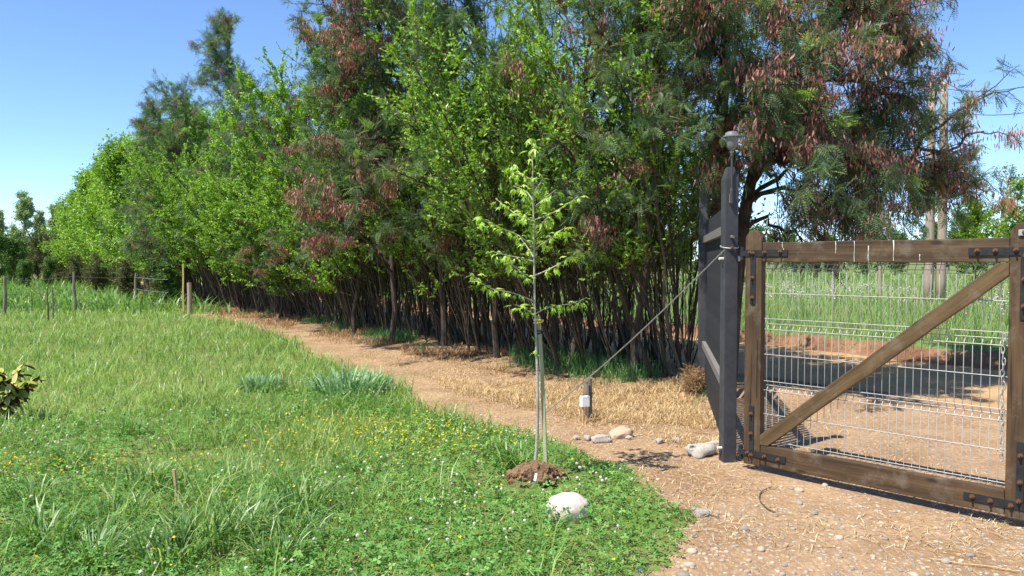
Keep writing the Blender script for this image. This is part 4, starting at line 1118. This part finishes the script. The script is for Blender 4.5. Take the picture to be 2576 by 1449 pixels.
k = (fnoise(x, y, .9, 91) > np.where(s_ > 8, .36, .55)) & (lawn_d(x, y) < .2) & (s_ > 2); x, y = x[k], y[k]; n = len(x)
blades(g, x, y, (.03 + .14 * rng.random(n) ** 1.8), .003 + .004 * rng.random(n), .4 + 1.2 * rng.random(n), rng.random(n), droop=.3)
tag(link('dry_brush', g.mesh('dry_brush', M['rust'])), 'rusty brown dry grass along the foot of the hedge', 'dry grass', kind='stuff')
g = Geo()
n = 26000; s_ = rng.uniform(-2.2, 24, n); w_ = rng.normal(7.2, .30, n)
xy = np.array([2.1, 10.2]) + HU * (s_ / .9986)[:, None]; cw_ = xy @ HN; xy = xy + HN * ((w_ - cw_) / (HN @ HN))[:, None]
x, y = xy[:, 0], xy[:, 1]
k = (fnoise(x, y, .9, 95) > np.where((s_ < 3.6) | ((s_ > 6.4) & (s_ < 8)), .46, .66)) & (x < 2.25); x, y = x[k], y[k]; n = len(x)
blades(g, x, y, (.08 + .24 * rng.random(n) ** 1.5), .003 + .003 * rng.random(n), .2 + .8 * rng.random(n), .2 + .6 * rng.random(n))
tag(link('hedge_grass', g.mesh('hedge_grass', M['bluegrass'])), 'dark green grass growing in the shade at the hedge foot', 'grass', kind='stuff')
# field across the road
g = Geo()
for n, r0_, r1_, h0, h1, wd in ((60000, 12.66, 26, .18, .55, .006), (42000, 25, 70, .25, .6, .016)):
    w_ = r0_ + (r1_ - r0_) * rng.random(n) ** 1.3; s_ = rng.uniform(-32, 26, n) if r0_ < 20 else rng.uniform(-75, 40, n)
    xy = np.array([2.1, 10.2]) + HU * (s_ / .9986)[:, None]; cw_ = xy @ HN; xy = xy + HN * ((w_ - cw_) / (HN @ HN))[:, None]
    x, y = xy[:, 0], xy[:, 1]; k = y > 3; x, y, w_ = x[k], y[k], w_[k]; n = len(x)
    hh = (h0 + (h1 - h0) * rng.random(n) ** 1.4) * (.5 + .9 * fnoise(x, y, .5, 25)) * (.35 + .65 * sstep(12.8, 14.2, w_))
    blades(g, x, y, hh, wd * (.6 + .8 * rng.random(n)), .2 + .8 * rng.random(n), np.clip(.15 + .6 * rng.random(n) + .35 * (hh > .55) * (w_ > 16) + .4 * (rng.random(n) < .06), 0, 1))
tag(link('field_grass', g.mesh('field_grass', M['field'])), 'tall green meadow grass across the road behind the gate', 'grass', kind='stuff')
g = Geo()
n = 2600; w_ = rng.uniform(13.6, 30, n); s_ = rng.uniform(-26, 14, n)
xy = np.array([2.1, 10.2]) + HU * (s_ / .9986)[:, None]; cw_ = xy @ HN; xy = xy + HN * ((w_ - cw_) / (HN @ HN))[:, None]
x, y = xy[:, 0], xy[:, 1]; k = (y > 6) & (fnoise(x, y, .35, 27) > .50); x, y = x[k], y[k]; n = len(x)
cl_ = 5; x = np.repeat(x, cl_) + rng.normal(0, .05, n * cl_); y = np.repeat(y, cl_) + rng.normal(0, .05, n * cl_); n = len(x)
Mx = basis(rng.normal(size=(n, 3)) * np.array([1, 1, .4]), up=rng.normal(0, .6, (n, 3)) + np.array([0, -.5, 1.]), sc=.014 + .012 * rng.random(n))
g.inst(star, starf, Mx, np.stack([x, y, height(x, y) + .40 + .25 * rng.random(n)], -1), rng.random(n))
tag(link('field_flowers', g.mesh('field_flowers', M['pink'])), 'pale pink wild flowers in the meadow across the road', 'flowers', kind='stuff')
print('grass ok')

# ------------------------------------------------------------------ stones
def stone_mesh(seed, sub, squash, mat, rough=.16, rv=.5, blocky=0):
    r_ = np.random.default_rng(seed)
    v, f = (ICO1, ICO2, ICO3, ICO4)[sub - 1]
    v = v.copy()
    if blocky: v = np.sign(v) * np.abs(v) ** (1 - blocky); v /= np.abs(v).max()
    for k in range(7):
        d = r_.normal(size=3); d /= np.linalg.norm(d)
        v += v * (rough * r_.uniform(.3, 1) * np.sin(v @ d * r_.uniform(1.5, 4.5) + r_.uniform(0, 6)))[:, None] * .5
    if sub > 2:
        for k in range(10):
            d = r_.normal(size=3); v += v * (rough * .12 * np.sin(v @ d * r_.uniform(5, 11) + r_.uniform(0, 6)))[:, None]
    v = v * np.array(squash)
    v[:, 2] -= v[:, 2].min()
    return Geo().add(v, f, None, rv).mesh('stone', M[mat], True)
def put_stone(name, me_, px, py, size, lab, cat='stone', group=None, rz=0, sink=.12, hgt=None, tilt=(0, 0)):
    p = ground(px, py); z = float(height(p.x, p.y))
    s3 = size if hasattr(size, '__len__') else (size, size, size)
    return tag(link(name, me_, None, (p.x, p.y, z - s3[2] * sink), (tilt[0], tilt[1], rz), s3), lab, cat, group)
put_stone('boulder', stone_mesh(500, 4, (1, .72, .58), 'boulder', .10), 1428, 1312, (.135, .14, .185), 'large smooth white boulder lying in the clover by the sapling', rz=-.15, sink=.24)
LS = [stone_mesh(510 + i, 3, q, 'limestone', .22, blocky=.35) for i, q in enumerate(((1, .7, .5), (1, .8, .6), (1, .6, .35)))]
SL = stone_mesh(520, 3, (1, .8, .25), 'slabstone', .18, blocky=.45)
put_stone('limestone_rock', LS[0], 1757, 1146, (.125, .12, .10), 'chunky white limestone rock just left of the gate post foot', 'rock', rz=.7)
put_stone('limestone_rock', LS[2], 1806, 1128, (.12, .07, .10), 'long pale limestone piece against the gate post foot', 'rock', rz=.25)
put_stone('slab_stone', SL, 1562, 1098, (.105, .09, .16), 'tan tilted slab stone at the edge of the straw', 'rock', rz=.5, tilt=(.1, -.25))
put_stone('limestone_rock', LS[2], 1512, 1112, (.085, .08, .10), 'flat white limestone rock left of the tan slab', 'rock', rz=.3)
put_stone('limestone_rock', LS[1], 1478, 1107, .036, 'second small white rock in the line left of the slab', 'rock', rz=1)
put_stone('limestone_rock', LS[1], 1450, 1105, .030, 'leftmost small white rock in the line by the straw', 'rock', rz=2)
put_stone('limestone_rock', LS[0], 1583, 1104, .035, 'small white rock touching the right side of the tan slab', 'rock', rz=2)
put_stone('limestone_rock', LS[1], 1660, 1115, .035, 'pale rock half buried between the slab and the chunky limestone', 'rock', rz=.4)
put_stone('limestone_rock', LS[0], 1700, 1112, .045, 'low pale rock at the straw edge left of the chunky limestone', 'rock', rz=1.4)
put_stone('limestone_rock', LS[0], 1764, 1296, (.045, .04, .05), 'angular white-faced stone on the gravel beside the clover edge', 'rock', rz=.2)
put_stone('slab_stone', SL, 1275, 955 + 30, (.06, .05, .08), 'small flat brown stone in the dry grass behind the sapling stake', 'rock', rz=.8)
PB_ = [stone_mesh(530 + i, 2, q, 'gravelstone', .12, rv) for i, (q, rv) in enumerate((((1, .7, .5), .1), ((1, .8, .6), .35), ((1, .6, .42), .5), ((1, .75, .55), .7), ((1, .85, .5), .9), ((1, .65, .5), .25), ((1, .55, .5), .6)))]
rng = np.random.default_rng(13); rl = random.Random(8)
cnt = 0
lumps = [(2075, 1222), (2050, 1290), (1690, 1385), (1735, 1420), (2110, 1350), (1870, 1330), (2010, 1265), (1915, 1380), (1720, 1445), (2300, 1440), (1990, 1230), (2010, 1235), (2380, 1410), (2440, 1395)]
while cnt < 125:
    if cnt < len(lumps): px, py = lumps[cnt]
    else: px, py = rl.uniform(1640, 2575), rl.uniform(1195, 1448)
    p = ground(px, py)
    if lawn_d(p.x, p.y) > -.06: 
        if cnt < len(lumps): lumps[cnt] = (px + 25, py)
        continue
    gl_ = np.array(((gm.inverted() @ Vector((p.x, p.y, 0)))))
    if gl_[1] > -.08 and cnt >= len(lumps): continue
    if cnt >= len(lumps) and rl.random() > .25 + float(fnoise(p.x, p.y, 1.4, 99)): continue
    sz = rl.uniform(.010, .021) if cnt >= len(lumps) else rl.uniform(.026, .038)
    put_stone('pebble', PB_[rl.randrange(7)], px, py, sz, 'larger rounded grey river pebble standing out in the gravel' if cnt < len(lumps) else 'small river pebble lying loose on the gravel in front of the gate', 'pebble', 'large pebbles' if cnt < len(lumps) else 'small pebbles', rz=rl.uniform(0, 6), sink=.42)
    cnt += 1
g = Geo()
OCT = (np.array([(1, 0, 0), (-1, 0, 0), (0, 1, 0), (0, -1, 0), (0, 0, 1.), (.2, .3, -1.)]), np.array([(0, 2, 4), (2, 1, 4), (1, 3, 4), (3, 0, 4), (2, 0, 5), (1, 2, 5), (3, 1, 5), (0, 3, 5)]))
for n, tm, s0, s1, pw in ((26000, OCT, .0022, .0075, 1.6), (6500, ICO1, .006, .019, 2.4)):
    x = rng.uniform(-.2, 4.6, n); y = rng.uniform(2.7, 7.6, n)
    patch = sstep(.36, .60, fnoise(x, y, 1.1, 97)); nearer = .12 + .88 * sstep(6.0, 4.9, y + .25 * x - .4)
    along = np.exp(-(((x - GA.x) * math.sin(-gate_az) + (y - GA.y) * math.cos(-gate_az) + .25) / .22) ** 2) * sstep(2.2, 2.7, x)
    k = (lawn_d(x, y) < -.02) & (rng.random(n) < np.maximum(patch * nearer, .8 * along) + .05) & (W(x, y) < 6.5); x, y = x[k], y[k]; n = len(x)
    sz = s0 + (s1 - s0) * rng.random(n) ** pw
    Mx = basis(rng.normal(size=(n, 3)) * np.array([1, 1, .2]), sc=1.0) * (sz[:, None] * np.stack([rng.uniform(.6, 1., n), rng.uniform(.8, 1.5, n), rng.uniform(.35, .7, n)], -1))[:, None, :]
    g.inst(tm[0], tm[1], Mx, np.stack([x, y, height(x, y) + sz * .05], -1), rng.random(n) ** 1.2)
tag(link('gravel', g.mesh('gravel', M['gravelstone'], True)), 'fine loose gravel over the dirt in front of the gate', 'gravel', kind='stuff')

# soil mound at the sapling
SB = ground(1345, 1212); SB.z = float(height(SB.x, SB.y))
r_ = np.random.default_rng(77)
g = Geo()
v, f = ICO4; v = v.copy(); 
nn = fnoise(v[:, 0] * 2 + v[:, 2], v[:, 1] * 2, 2.0, 3) + .5 * fnoise(v[:, 0] * 6, v[:, 1] * 6 + v[:, 2] * 6, 1.6, 5)
v = v * (.45 + .85 * nn)[:, None] * np.array([.165, .14, .115])
g.add(v, f, None, .5)
for i in range(46):
    a0 = r_.uniform(0, 6.28); rr = r_.uniform(.02, .21); cv, cf = ICO2
    q = cv * (1 + .35 * np.sin(cv @ r_.normal(size=3) * 4 + i))[:, None] * r_.uniform(.012, .048) * r_.uniform(.7, 1.2, 3)
    zc = .10 * max(0, 1 - (rr / .22) ** 2)
    g.add(q + np.array([rr * math.cos(a0), rr * .8 * math.sin(a0), zc + .004]), cf, None, .5)
tag(link('soil_mound', g.mesh('soil_mound', M['clod'], False), None, (SB.x + .005, SB.y - .07, SB.z)), 'crumbly red-brown soil mound around the sapling foot', 'soil mound')
tag_p = ground(1347, 1232, .06)
o = link('plant_tag', box_mesh('plant_tag', (.016, .003, .05), M['whitebox'], .0008), None, (tag_p.x, tag_p.y, SB.z + .125), (-.45, .1, -.3)); tag(o, 'small white plastic plant tag stuck in the soil mound', 'tag')
# broad weed next to the boulder
wp = ground(1392, 1302); wo = tag(empty('broadleaf_weed', (wp.x, wp.y, float(height(wp.x, wp.y)))), 'upright broad-leaved weed at the left side of the white boulder', 'weed')
LV = np.array([(0, 0, 0), (.10, .25, .02), (.15, .55, .03), (.09, .85, -.02), (0, 1, -.08), (-.09, .85, -.02), (-.15, .55, .03), (-.10, .25, .02), (0, .3, -.02), (0, .6, -.02)])
LF = np.array([(0, 1, 8), (1, 2, 8), (2, 9, 8), (2, 3, 9), (3, 4, 9), (4, 5, 9), (5, 6, 9), (6, 8, 9), (6, 7, 8), (7, 0, 8)])
weed_me = Geo().add(LV, LF, None, .5).mesh('leaf', M['clover'])
for az, el, ln in ((2.6, 1.2, .13), (1.6, 1.35, .11), (3.6, .7, .10), (-.3, .75, .11), (.5, .5, .12), (5.0, .6, .09), (4.3, .5, .09)):
    q = Matrix.Rotation(az, 4, 'Z') @ Matrix.Rotation(el, 4, 'X')
    link('leaf', weed_me, wo, (0, 0, 0), q.to_euler(), (ln * 1.1, ln, ln))
# cut sticks, twigs, litter
for px, py, top, th, lab in ((442, 1272, 1180, .013, 'near fresh-cut stick standing upright in the lawn'), (712, 985, 932, .014, 'farther fresh-cut stick standing upright in the lawn')):
    p = ground(px, py); q = at(px, top, p.y); z = float(height(p.x, p.y))
    so = tag(empty('cut_stick', (p.x, p.y, z)), lab, 'stick')
    h_ = q.z - z
    link('shaft', Geo().tubes(np.array([(0, 0, -.05), (.004, 0, h_ * .4), (-.004, .0, h_ * .8), (-.006, 0, h_)]), th, 6, cap=True).mesh('shaft', M['newwood']), so)
    link('bark_strip', box_mesh('bark_strip', (th * 1.0, th * .8, h_ * .8), M['bark_thin'], .002), so, (-th * .75, -.003, h_ * .42))
def twig(name, pxs, lab, r_w=.004, cat='twig', mat='bark_thin', lift=.012):
    P = [ground(*p) for p in pxs]
    A = np.array([(p.x, p.y, float(height(p.x, p.y)) + lift) for p in P])
    t = np.linspace(0, len(A) - 1, 16); i = np.clip(t.astype(int), 0, len(A) - 2); c = A[i] + (A[i + 1] - A[i]) * (t - i)[:, None]
    for _ in range(2): c[1:-1] = (c[:-2] + 2 * c[1:-1] + c[2:]) / 4
    tag(link(name, Geo().tubes(c - c[0], r_w, 5, cap=True).mesh(name, M[mat]), None, tuple(c[0])), lab, cat)
twig('curved_twig', [(1942, 1228), (1912, 1240), (1908, 1260), (1930, 1282), (1950, 1290)], 'curved dark twig on the bare dirt before the gate', .004)
twig('dry_stick', [(2340, 1405), (2420, 1420), (2480, 1425), (2560, 1440)], 'long thin reddish stick on the gravel at lower right', .0035, mat='newwood')
twig('dry_stick', [(1690, 1280), (1760, 1290), (1810, 1305)], 'thin dark stick on the dirt near the clover edge', .003)
twig('dry_branch', [(1030, 880), (1110, 886), (1200, 892)], 'pale fallen branch lying at the hedge foot', .012, 'branch', 'sapbark', .03)
twig('dry_branch', [(1240, 985), (1320, 965), (1390, 955)], 'thin fallen branch in the straw behind the sapling', .006, 'branch', 'newwood', .03)
twig('dry_branch', [(1500, 905), (1610, 925), (1690, 912)], 'bent fallen branch in the grass right of the stake', .007, 'branch', 'newwood', .05)
p = ground(1608, 1440); bs = bmesh.new(); bmesh.ops.create_grid(bs, x_segments=4, y_segments=3, size=.5)
for v_ in bs.verts: v_.co = Vector((v_.co.x * .024, v_.co.y * .016, .006 * math.sin(v_.co.x * 9) + .004 * math.sin(v_.co.y * 11)))
bmesh.ops.solidify(bs, geom=bs.faces[:], thickness=.002)
me = bpy.data.meshes.new('litter_scrap'); bs.to_mesh(me); bs.free(); me.materials.append(M['bluescrap'])
tag(link('litter_scrap', me, None, (p.x, p.y, float(height(p.x, p.y)) + .018), (.2, .1, .5)), 'tiny scrap of blue plastic on the clover edge at the bottom', 'litter')
# straw ball against the fence foot
g = Geo(); rng = np.random.default_rng(14)
p = Vector((2.12, 9.3, 0)); n = 1600
d = rng.normal(size=(n, 3)); d /= np.linalg.norm(d, axis=1, keepdims=True)
c = d * (rng.random(n) ** .4)[:, None] * np.array([.10, .14, .13]) * (1 + .5 * rng.random((n, 1))) + np.array([0, 0, .12]); q = rng.normal(size=(n, 3)) * .04
g.tubes(np.stack([c, c + q * .5 + rng.normal(0, .01, (n, 3)), c + q], 1), .0018, 3, rng.random(n))
tag(link('dry_weed_bundle', g.mesh('dry_weed_bundle', M['rust']), None, (p.x, p.y, float(height(p.x, p.y)))), 'bundle of dry brown weeds against the back end of the grey fence', 'dry weeds')

# ------------------------------------------------------------------ sapling with stake
SY = SB.y
sap = tag(empty('sapling', SB), 'young staked maple-like sapling with fresh lime green drooping leaves', 'tree')
tp = [(1340, 1212), (1350, 1130), (1353, 1040), (1352, 950), (1349, 860), (1345, 770), (1344, 680), (1343, 590), (1341, 500), (1340, 430), (1338, 355)]
TP = np.array([tuple(at(px, py, SY) - SB) for px, py in tp]); TP[0, 2] = -.03; TP[:, 1] += .012 * np.sin(np.arange(len(TP)) * 1.3)
TPd = np.array([TP[0] + 0 * TP[0]] + [TP[min(int(t), len(TP) - 2)] + (TP[min(int(t), len(TP) - 2) + 1] - TP[min(int(t), len(TP) - 2)]) * (t - min(int(t), len(TP) - 2)) for t in np.linspace(0, len(TP) - 1, 31)][1:])
link('trunk', Geo().tubes(TPd, np.linspace(.0135, .0035, 31)[None], 8).mesh('trunk', M['sapbark'], True), sap)
z2d = lambda zx, zy: ((1700 + zx * .5522) * .6289, (500 + zy * .5522) * .6289)
def star_leaf():
    v = [(0, 0, 0), (0, .42, .03)]; out_ = []
    lob = [(-1.75, .42), (-1.35, .22), (-.85, .75), (-.42, .34), (0, 1.0), (.42, .34), (.85, .75), (1.35, .22), (1.75, .42)]
    for a0, r0 in lob: out_.append((math.sin(a0) * r0 * .8, .42 + math.cos(a0) * r0 * .62, -.22 * r0 * r0))
    v += out_; f = [(1, i + 3, i + 2) for i in range(len(lob) - 1)] + [(0, 1, 2), (0, len(lob) + 1, 1)]
    v += [(-.012, -.35, .10), (.012, -.35, .10)]; k = len(v)
    f += [(k - 2, k - 1, 0)]
    return np.array(v), np.array(f)
sv, sf = star_leaf()
LM = [Geo().add(sv * np.array([1, 1, q]), sf, None, rv).mesh('leaf', M['sap']) for q, rv in ((1, .2), (1.5, .45), (2.2, .6), (1.3, .8), (2.8, .95))]
brs = [[(785, 1275), (640, 1210), (460, 1190), (320, 1065)], [(780, 985), (690, 960), (600, 945), (490, 915)], [(790, 1380), (730, 1330), (650, 1300)],
       [(780, 880), (690, 800), (560, 750), (440, 700), (380, 655)], [(785, 690), (700, 670), (620, 620), (510, 530)], [(785, 1150), (700, 1070), (600, 985)],
       [(800, 1365), (900, 1310), (1050, 1300), (1170, 1250)], [(797, 895), (880, 840), (960, 785), (1020, 735)], [(797, 685), (920, 640), (1040, 570), (1110, 515)],
       [(797, 590), (870, 530), (950, 465)], [(795, 1090), (900, 1045), (1000, 990), (1100, 915)], [(790, 420), (700, 360), (620, 340), (630, 265)], [(790, 480), (850, 400), (815, 355)],
       [(790, 560), (740, 480), (640, 440)], [(788, 800), (750, 700), (720, 620)], [(792, 760), (860, 700), (905, 640)], [(788, 960), (740, 880), (700, 830)]]
rl = random.Random(21)
for bi, b in enumerate(brs):
    n0 = len(b); dep = rl.uniform(-.35, .35)
    pts = np.array([tuple(at(*z2d(*q), SY + dep * (i / (n0 - 1)) ) - SB) for i, q in enumerate(b)])
    t = np.linspace(0, n0 - 1, 9); i = np.clip(t.astype(int), 0, n0 - 2); c = pts[i] + (pts[i + 1] - pts[i]) * (t - i)[:, None]
    c[1:-1] = (c[:-2] + 2 * c[1:-1] + c[2:]) / 4
    bo = link('branch', Geo().tubes(c, np.linspace(.0055, .0022, 9)[None], 5).mesh('branch', M['sapbark'], True), sap)
    Lb_ = np.linalg.norm(np.diff(c, axis=0), axis=1).sum()
    nl = max(9, int(Lb_ / .0155))
    for k in range(nl):
        tt = .22 + .78 * (k + rl.random()) / nl; tt = min(tt, 1)
        fi = tt * 8; j = min(int(fi), 7); pos = c[j] + (c[j + 1] - c[j]) * (fi - j)
        az = rl.uniform(0, 6.28); dn = rl.uniform(-1.3, .35)
        q = Matrix.Rotation(az, 4, 'Z') @ Matrix.Rotation(dn, 4, 'X') @ Matrix.Rotation(rl.uniform(-.4, .4), 4, 'Y')
        sc = rl.uniform(.036, .066) * (1.25 if tt > .8 else 1)
        base_off = q @ Vector((0, .35 * sc, 0))
        link('leaf', LM[rl.randrange(5)], bo, (pos[0] + base_off.x, pos[1] + base_off.y, pos[2] + base_off.z - .0), q.to_euler(), sc)
for k, (zx, zy) in enumerate([(795, 65), (800, 75), (780, 75), (790, 150), (800, 170), (785, 185), (820, 180), (770, 330), (830, 345), (790, 245), (800, 440), (770, 300), (810, 110)]):
    px, py = z2d(zx, zy)
    p = at(1339, py, SY) - SB
    q = Matrix.Rotation(k * 2.4, 4, 'Z') @ Matrix.Rotation(rl.uniform(-1.2, -.1), 4, 'X')
    sc = rl.uniform(.06, .09); bo_ = q @ Vector((0, .35 * sc, 0))
    link('leaf', LM[k % 5], sap, p + bo_, q.to_euler(), sc)
for px, py in ((1346, 880), (1352, 890), (1340, 885), (1338, 845), (1352, 1150), (1356, 1140), (1349, 1157)):
    p = at(px, py, SY - .015) - SB
    q = Matrix.Rotation(px * 1.3, 4, 'Z') @ Matrix.Rotation(-.8, 4, 'X')
    link('leaf', LM[px % 5], sap, p, q.to_euler(), .045)
st0 = ground(1374, 1209); 
sk = tag(empty('sapling_stake', (st0.x, st0.y, float(height(st0.x, st0.y)))), 'greenish square timber stake holding up the sapling', 'stake')
SP = np.array([tuple(at(px, py, st0.y) - Vector(sk.location)) for px, py in ((1374, 1209), (1370, 1090), (1364, 950), (1358, 840), (1355, 795))]); SP[0, 2] = -.06
link('shaft', Geo().tubes(SP, np.array([[.019, .018, .0175, .0165, .015]]), 4, cap=True).mesh('shaft', M['stakewood']), sk)
def tie(name, py, mat, lab, r_=.004, loops=2):
    c = at(1355, py, (SY + st0.y) / 2)
    P = np.array([(.032 * math.cos(q), .028 * math.sin(q), .006 * math.sin(q * .5) * q * .3) for q in np.linspace(0, 2 * math.pi * loops, 14 * loops)])
    o = tag(link(name, Geo().tubes(P, r_, 5).mesh(name, M[mat], True), None, c), lab, 'tie')
    return o
tie('yellow_ribbon', 806, 'yellowtie', 'yellow ribbon tying the sapling to its stake', .006)
tie('black_tie', 833, 'blacktie', 'black rubber tie just below the yellow ribbon on the sapling', .006)

# ------------------------------------------------------------------ left shrub with yellow-green leaves
shp = ground(20, 1064); shp.z = float(height(shp.x, shp.y))
shr = tag(empty('broadleaf_shrub', shp), 'small shrub with yellow-green leaves and purple undersides at the left edge', 'shrub')
ob = np.array([(0, 0, 0), (.13, .22, .03), (.22, .5, .05), (.20, .78, .02), (.09, .95, -.03), (0, 1, -.05), (-.09, .95, -.03), (-.20, .78, .02), (-.22, .5, .05), (-.13, .22, .03), (0, .5, -.02), (0, .78, -.03)])
of = np.array([(0, 1, 10), (1, 2, 10), (2, 3, 11), (2, 11, 10), (3, 4, 11), (4, 5, 11), (5, 6, 11), (6, 7, 11), (7, 8, 11), (8, 10, 11), (8, 9, 10), (9, 0, 10)])
OM = []
for rv, cz in ((.2, 1), (.45, 2), (.65, .5), (.9, 1.5)):
    g = Geo(); g.add(ob * np.array([1, 1, cz]), of, None, rv, 0); g.add(ob * np.array([1, 1, cz]) - np.array([0, 0, .022]), of[:, ::-1], None, rv, 1)
    OM.append(g.mesh('leaf', [M['topleaf'], M['underleaf']]))
rl = random.Random(31)
for i in range(13):
    az = i * 2.4 + rl.uniform(-.3, .3); ln = rl.uniform(.42, .66); ou = rl.uniform(.12, .40)
    e = Vector((ou * math.cos(az), ou * .8 * math.sin(az), ln * (1 - .45 * ou)))
    c = np.array([tuple(e * t + Vector((0, 0, .08 * math.sin(t * 3.1)))) for t in np.linspace(0, 1, 7)]); c[0, 2] = -.03
    so = link('stem', Geo().tubes(c, np.linspace(.007, .003, 7)[None], 5).mesh('stem', M['bark_thin']), shr)
    for k in range(21):
        tt = .22 + .78 * (k + rl.random()) / 21; fi = tt * 6; j = min(int(fi), 5); pos = c[j] + (c[j + 1] - c[j]) * (fi - j)
        q = Matrix.Rotation(rl.uniform(0, 6.28), 4, 'Z') @ Matrix.Rotation(rl.uniform(-1.15, -.1), 4, 'X') @ Matrix.Rotation(rl.uniform(-.5, .5), 4, 'Y')
        link('leaf', OM[rl.randrange(4)], so, tuple(pos), q.to_euler(), rl.uniform(.085, .13))

# ------------------------------------------------------------------ wire fence at the left, posts
wf_pts = [(15, 797, 695), (187, 789, 683), (343, 776, 686)]
B0 = ground(187, 789)
wf = tag(empty('wire_fence', (B0.x, B0.y, 0)), 'old wire fence with rough grey timber posts across the lawn end', 'fence')
tops = []
rl = random.Random(41)
ext = [(-160, 803, 700)] + wf_pts + [(458, 793, 690)]
for px, pb, pt_ in ext:
    p = ground(px, pb); q = at(px, pt_, p.y); z = float(height(p.x, p.y))
    if px != 458:
        h_ = q.z - z
        P = np.array([(p.x - B0.x + .015 * math.sin(k * 2 + px), p.y - B0.y, z - .1 + (h_ + .1) * k / 5) for k in range(6)])
        link('post', Geo().tubes(P + np.array([[.03 * (1 - k / 5), 0, 0] for k in range(6)]) * (1 if px == 187 else -1), np.array([[.05, .047, .045, .043, .042, .035]]), 7, cap=True).mesh('post', M['greywood']), wf)
    tops.append((p.x - B0.x, p.y - B0.y, z, q.z - z))
for fz in (.25, .55, .88):
    P = []
    for (a, b) in zip(tops[:-1], tops[1:]):
        for t in np.linspace(0, 1, 5)[:-1]:
            P.append((a[0] + (b[0] - a[0]) * t, a[1] + (b[1] - a[1]) * t - .06, (a[2] + a[3] * fz) * (1 - t) + (b[2] + b[3] * fz) * t - .03 * math.sin(math.pi * t)))
    link('wire', Geo().tubes(np.array(P), .005, 4).mesh('wire', M['cable']), wf)
p = ground(462, 797); z = float(height(p.x, p.y))
o = tag(empty('corner_post', (p.x, p.y, z)), 'tall slender yellowish timber post where the wire fence meets the hedge', 'post')
link('board', box_mesh('board', (.04, .04, 1.55), M['newwood'], .005, 8, .004), o, (0, 0, .70), (0, .01, 0))
p2 = ground(472, 796); o = tag(empty('round_post', (p2.x + .02, p2.y + .1, z)), 'thick brown round post directly behind the slender yellowish one', 'post')
link('timber', Geo().tubes(np.array([(0, 0, -.1), (.01, 0, .5), (0, 0, .95)]), np.array([[.07, .068, .065]]), 9, cap=True).mesh('timber', M['pole']), o)
# bare young tree and its stick
p = ground(122, 815); z = float(height(p.x, p.y))
o = tag(empty('bare_sapling', (p.x, p.y, z)), 'leafless young tree with forked thin branches before the wire fence', 'tree')
P = [at(px, py, p.y) - Vector(o.location) for px, py in ((122, 815), (120, 760), (118, 735))]
P[0].z = -.05
link('trunk', Geo().tubes(np.array([tuple(q) for q in P]), np.array([[.022, .018, .014]]), 6).mesh('trunk', M['bark_thin']), o)
for seq in ([(118, 735), (100, 728), (78, 705)], [(118, 737), (122, 705), (130, 690)], [(119, 745), (92, 735), (70, 718)], [(121, 770), (104, 745), (96, 730)]):
    P = np.array([tuple(at(px, py, p.y) - Vector(o.location)) for px, py in seq]); link('branch', Geo().tubes(P, np.array([[.012, .009, .005]]), 5).mesh('branch', M['bark_thin']), o)
p = ground(133, 806); o = tag(link('thin_stake', Geo().tubes(np.array([(0, 0, -.1), (.01, 0, .45), (.0, 0, .85)]), .022, 5, cap=True).mesh('thin_stake', M['greywood']), None, (p.x, p.y, float(height(p.x, p.y)))), 'thin grey stake right of the leafless young tree', 'stake')
# posts out in the field
for px, py, h_, lab in ((2095, 740, 1.15, 'thin grey fence post in the meadow, left one of two seen through the mesh'), (2213, 735, 1.2, 'grey fence post in the meadow, right one seen through the mesh')):
    Y = 30; x = (px - 1288) / F * Y; z = float(height(x, Y))
    tag(link('field_post', Geo().tubes(np.array([(0, 0, -.2), (.02, 0, .5), (0, 0, h_)]), np.array([[.07, .065, .06]]), 7, cap=True).mesh('field_post', M['pole']), None, (x, Y, z)), lab, 'post')
seen = set(); tr_ = 0
for o_ in bpy.data.objects:
    if o_.type == 'MESH' and o_.data.name not in seen: seen.add(o_.data.name); tr_ += len(o_.data.loops) - 2 * len(o_.data.polygons)
print('unique triangles', tr_, 'objects', len(bpy.data.objects))
